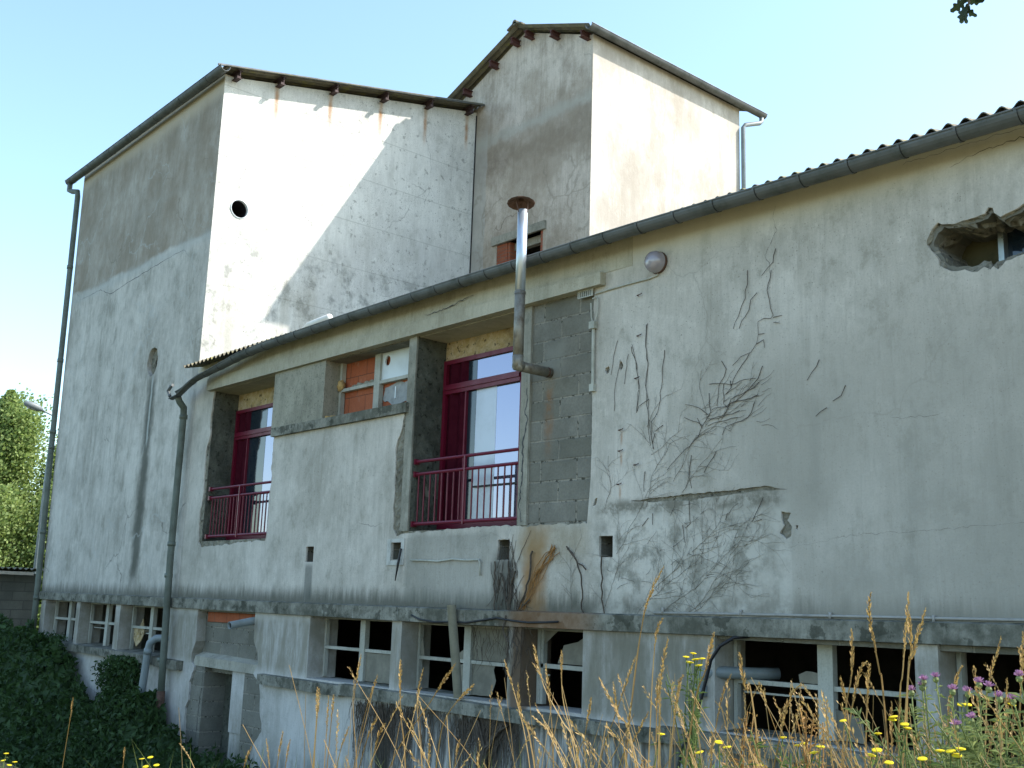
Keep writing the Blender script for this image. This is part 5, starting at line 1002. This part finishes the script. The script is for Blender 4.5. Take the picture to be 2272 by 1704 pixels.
# flowering plants
def curve(a, b, q, bow=.06, n=7):
    a = Vector(a); b = Vector(b); m_ = (a+b)/2+Vector((q.gauss(0, bow), q.gauss(0, bow), 0)); return [(1-t)**2*a+2*t*(1-t)*m_+t*t*b for t in [i/(n-1) for i in range(n)]]
def narrow_leaf(mb, p, d, L, w_):
    d = Vector(d).normalized(); s_ = d.orthogonal().normalized()*w_; p = Vector(p); mb.add([p, p+d*L*.45+s_, p+d*L-Vector((0, 0, L*.25)), p+d*L*.45-s_], [(0, 1, 2), (0, 2, 3)])
def plant(name, cat, label, tips, seed, flower, stemmat, leafm, group, leafn=10, fs=.012, bushy=0, ll=.05):
    q = random.Random(seed); cx = sum(t[0] for t in tips)/len(tips); cy = sum(t[1] for t in tips)/len(tips); zt = min(t[2] for t in tips)
    bx, by = cx+q.uniform(-.06, .06), cy+q.uniform(-.05, .05); g = ground_z(bx, by); rt = thing(name, label, cat, (bx, by, g), group)
    o = Vector((bx, by, g)); st = MB(); lf = MB(); fork = Vector((cx*.6+bx*.4, cy, g+(zt-g)*.72))-o
    c0 = curve((0, 0, 0), fork, q, .03); st.tube(c0, [.005-.002*i/6 for i in range(7)], 5); paths = [c0]
    alltips = list(tips)+[(cx+q.gauss(0, .08), cy+q.gauss(0, .08), zt-q.uniform(.02, .2)) for _ in range(bushy)]
    for t in alltips:
        k = q.choice((4, 5, 6)); c = curve(c0[k], Vector(t)-o, q, .03); st.tube(c, [.0028-.001*i/6 for i in range(7)], 4); paths.append(c)
    st.build('stem', stemmat, rt)
    for c in paths:
        for i in range(leafn):
            a = q.uniform(.15, .95)*6; k = int(a); p = c[k].lerp(c[min(6, k+1)], a-k); narrow_leaf(lf, p, (q.gauss(0, 1), q.gauss(0, 1), q.uniform(.1, .9)), q.uniform(.4, 1)*ll, ll*.055)
    lf.build('leaf', leafm, rt)
    for i, t in enumerate(alltips if flower == 'seed' else tips):
        p = Vector(t)-o; f = MB()
        if flower == 'yellow':
            f.lathe([(0, .003), (fs*.5, .003), (fs*1.1, .0015), (fs*1.15, -.0005), (fs*.35, -.003), (0, -.005)], p, (q.uniform(-.2, .2), q.uniform(-.3, .1), 1), 10); f.build('flower', M_yel, rt)
        elif flower == 'purple':
            f.lathe([(0, -.016), (.007, -.013), (.009, -.006), (.006, .0)], p, (q.uniform(-.2, .2), q.uniform(-.2, .2), 1), 8); bud = f.build('flower', M_thleaf, rt); h = MB()
            for k in range(46):
                a = q.uniform(0, 6.28); e = q.uniform(.2, 1.25); d = Vector((math.cos(a)*math.sin(e), math.sin(a)*math.sin(e), math.cos(e))); L = q.uniform(.010, .017); sd = d.orthogonal().normalized()*.0012
                h.add([p-sd, p+sd, p+d*L+sd, p+d*L-sd], [(0, 1, 2, 3)])
            h.build('petals', M_pur, bud)
        elif flower == 'seed':
            for k in range(44):
                c = paths[1+i]; a = q.uniform(.45, 1)*5.99; kk = int(a); pp = c[kk].lerp(c[min(6, kk+1)], a-kk)+Vector((q.gauss(0, .011), q.gauss(0, .011), q.gauss(0, .008))); leafquad(f, pp, q.uniform(.004, .008), q)
            f.build('seed_head', M_seed, rt)
    return rt
YL = ['yellow flower alone low among stalks beside the black hose', 'three yellow flowers under the wide basement window', 'yellow flowers just left of the window mullion', 'yellow flowers low right of the brown seed plant',
      'yellow flowers before the right pane of the wide window', 'four bright yellow flowers below the window transom', 'yellow flowers at the lower edge beside tall stalks', 'spread of yellow flowers under the thistles',
      'pair of flat yellow flowers level with the thistles', 'yellow flower at the right edge of the picture']
for i, t in enumerate(YEL): plant('yellow_flower_plant', 'wildflower', YL[i], t, 100+i, 'yellow', M_weed, M_weed, 'yellow wildflowers in the grass', 9, .0105, 2)
plant('yellow_flower_plant', 'wildflower', 'tall plant with a cluster of small yellow flowers beside the concrete pier', YEL2[0]+[(x+.02, y, z-.02) for x, y, z in YEL2[0][:3]], 130, 'yellow', M_weed, M_weed, 'yellow wildflowers in the grass', 12, .011, 4)
for t, l in zip(YEL3, ('yellow flowers at the bottom left corner', 'yellow flowers at the bottom edge before the dark brambles')): plant('yellow_flower_plant', 'wildflower', l, t, 140+len(l), 'yellow', M_weed, M_weed, 'yellow wildflowers in the grass', 6, .013)
TL = ['leftmost thistle before the concrete pier with pale buds', 'thistle with four purple flowers before the dark window', 'low thistle with dull purple flowers half hidden in grass', 'thistle with one purple flower at the right edge']
for i, t in enumerate(PUR): plant('thistle', 'thistle', TL[i], t, 150+i, 'purple', M_thleaf, M_thleaf, 'thistles at the right', 46, .012, 14, .05)
BL = ['narrow brown seed plant left of the dusty pane remains', 'bushy brown seed plant before the window mullion', 'small brown seed plant at the bottom edge']
for i, t in enumerate(BRN): plant('seed_plant', 'weed', BL[i], t, 160+i, 'seed', M_seed, M_seed, 'dried brown seed plants', 4, .012, [3, 9, 1][i])
q = random.Random(55)
WL = ['leafy green weed at the bottom right corner', 'leafy green weed right of the thistles', 'leafy green weed under the wide window', 'leafy green weed between the yellow flowers', 'leafy green weed beside the brown seed plant']
for i, (x, y, z) in enumerate(((-1.15, -4.9, -.30), (-1.25, -4.4, -.24), (-1.75, -4.6, -.40), (-1.45, -4.75, -.36), (-2.1, -4.6, -.42))):
    plant('green_weed', 'weed', WL[i], [(x+q.gauss(0, .09), y+q.gauss(0, .06), z+q.gauss(0, .05)) for _ in range(7)], 170+i, 'none', M_weed, M_weed, 'leafy green weeds', 50, .01, 12, .05)

# ------------------------------------------------------------------ background left of the building
SH = thing('block_shed', 'low grey blockwork shed with corrugated roof behind the left corner', 'shed', (0, 0, 0))
MB().box(-33, -26, -7, 1.55, -3.8, .40).build('wall', M_block_y, SH)
b = corrugated(-7.3, 1.75, -25.72, .50, -33.2, .45, 'x'); b.build('roof', M_sheet, SH, True)
MB().box(-25.74, -25.68, -7.3, 1.30, .36, .43).build('fascia', simple('pale_fascia', (.40, .36, .30), .6), SH)
SL = thing('street_lamp', 'street lamp on a thin pole behind the left block', 'street lamp', (-32, 3.42, -3.4))
MB().tube([(0, 0, 0), (0, 0, 6.5), (0, .02, 8.25)], [.07, .055, .045], 10).tube([(0, .01, 8.2), (0, -.03, 8.36), (0, -.20, 8.42), (0, -.40, 8.50)], .028, 8).build('pole', M_pvc, SL, True)
hd = MB().lathe([(0, -.34), (.07, -.30), (.11, -.12), (.10, .08), (.05, .20), (.03, .22)], (0, -.52, 8.53), (0, 1, -.25), 12).build('lamp_head', simple('lamp_grey', (.16, .18, .19), .5), SL, True)
MB().lathe([(0, -.2), (.06, -.16), (.075, 0), (.06, .1), (0, .12)], (0, -.58, 8.50), (0, 1, -.25), 12).build('lens', M_lampglass, hd, True)
def poplar(x, y, zt, rad, n, seed, label, z0=-3.5):
    q = random.Random(seed); T = thing('poplar_tree', label, 'tree', (x, y, z0), 'poplars behind the factory'); H = zt-z0; tr = MB(); cr = MB()
    tr.tube([(0, 0, 0), (q.gauss(0, .1), q.gauss(0, .1), H*.4), (q.gauss(0, .2), q.gauss(0, .2), H*.93)], [.35, .22, .04], 8)
    for i in range(46):
        h = q.uniform(.10, .88)*H; a = q.uniform(0, 6.28); rr = rad*(1.0-h/H)**.55*q.uniform(.6, 1); tip = Vector((math.cos(a)*rr, math.sin(a)*rr, min(H-.1, h+rr*q.uniform(.5, 1.1)))); tr.tube([(0, 0, h), tip*.5+Vector((0, 0, h*.5-.1)), tip], [.07, .04, .015], 5)
        nn = int(n*1.7)//46; 
        for k in range(nn):
            c = Vector((0, 0, h)).lerp(tip, q.uniform(.35, 1.08)); sp = .30+.18*rad*.3; p = c+Vector((q.gauss(0, sp), q.gauss(0, sp), q.gauss(0, sp*1.2)))
            if p.z > H+.1: p.z = H-q.random()*.5
            d = Vector((q.gauss(0, 1), q.gauss(0, 1), q.gauss(0, 1))).normalized(); u = d.orthogonal().normalized(); v = d.cross(u); s_ = q.uniform(.045, .10)
            cr.add([p-u*s_, p-v*s_*.7, p+u*s_, p+v*s_*.7], [(0, 1, 2, 3)])
    for k in range(n//5):
        h = H*(1-abs(q.gauss(0, .10))); rr = (H-h)*.42+.10; p = Vector((q.gauss(0, rr*.5), q.gauss(0, rr*.5), h)); d = Vector((q.gauss(0, 1), q.gauss(0, 1), q.gauss(0, 1))).normalized(); u = d.orthogonal().normalized(); v = d.cross(u); s_ = q.uniform(.045, .09)
        cr.add([p-u*s_, p-v*s_*.7, p+u*s_, p+v*s_*.7], [(0, 1, 2, 3)])
    tr.build('trunk', M_trunk, T, True); cr.build('crown', M_poplar, T)
poplar(-50, 7.5, 8.6, 2.7, 26000, 1, 'leafy poplar with pointed top, nearest of the trees left of the factory')
poplar(-50.5, 10.9, 7.3, 2.5, 22000, 2, 'poplar whose crown disappears behind the left block')
poplar(-52, 5.6, 8.0, 2.6, 22000, 3, 'poplar at the left edge of the picture')
poplar(-47, 9.8, 4.5, 2.2, 14000, 4, 'short poplar filling the gap above the shed roof')
poplar(-48, 6.6, 4.2, 2.3, 14000, 5, 'short bushy poplar above the left end of the shed')
# ------------------------------------------------------------------ oak spray hanging in at the top right
OK = thing('oak_branch', 'dark hanging oak twig with lobed leaves against the sky at the top right', 'branch', (-1.05, -4.95, 1.372))
st = MB(); lf = MB(); q = random.Random(3)
st.tube([(1.6, -1.8, 1.65), (.9, -.9, 1.0), (.25, -.2, .36), (.02, 0, .05), (0, 0, -.02)], [.03, .02, .008, .004, .002], 6)
def oakleaf(mb, p, d, L, w_, q):
    d = Vector(d).normalized(); s_ = d.cross(Vector((.3, .5, .8))).normalized(); nn = d.cross(s_); p = Vector(p); n = 13; vs = []
    for i in range(n):
        t = i/(n-1); ww = w_*math.sin(math.pi*min(1, t*.9+.08))**.7*(1+.38*math.sin(t*22)); ww = max(ww, .0012)
        c = p+d*L*t+nn*.006*math.sin(t*3); vs += [c-s_*ww, c+s_*ww]
    mb.add(vs, [(2*i, 2*i+1, 2*i+3, 2*i+2) for i in range(n-1)])
for (x, y, z), d in (((0, 0, 0), (-.35, .1, -.9)), ((0, 0, 0), (0, .1, -1)), ((.0, 0, .005), (.5, .3, -.8)), ((0, 0, .02), (-.7, -.2, -.5)), ((0, 0, .02), (.7, .4, -.2)), ((.0, .0, .03), (-.5, -.1, .5)), ((.05, .04, .06), (.8, .5, -.4)), ((.08, .05, .09), (.2, .6, -.8))):
    oakleaf(lf, (x, y, z), d, q.uniform(.036, .044), .0105, q)
for i in range(220):
    t = q.random(); b = Vector((.02, 0, .05)).lerp(Vector((1.3, -1.4, 1.1)), t)+Vector((.14, -.12, .14)); oakleaf(lf, b+Vector((q.gauss(0, .05), q.gauss(0, .05), .08+abs(q.gauss(0, .05)))), (q.gauss(0, 1), q.gauss(0, 1), q.gauss(0, 1)), q.uniform(.05, .07), .013, q)
st.build('twig', M_trunk, OK); lf.build('leaves', M_oak, OK)
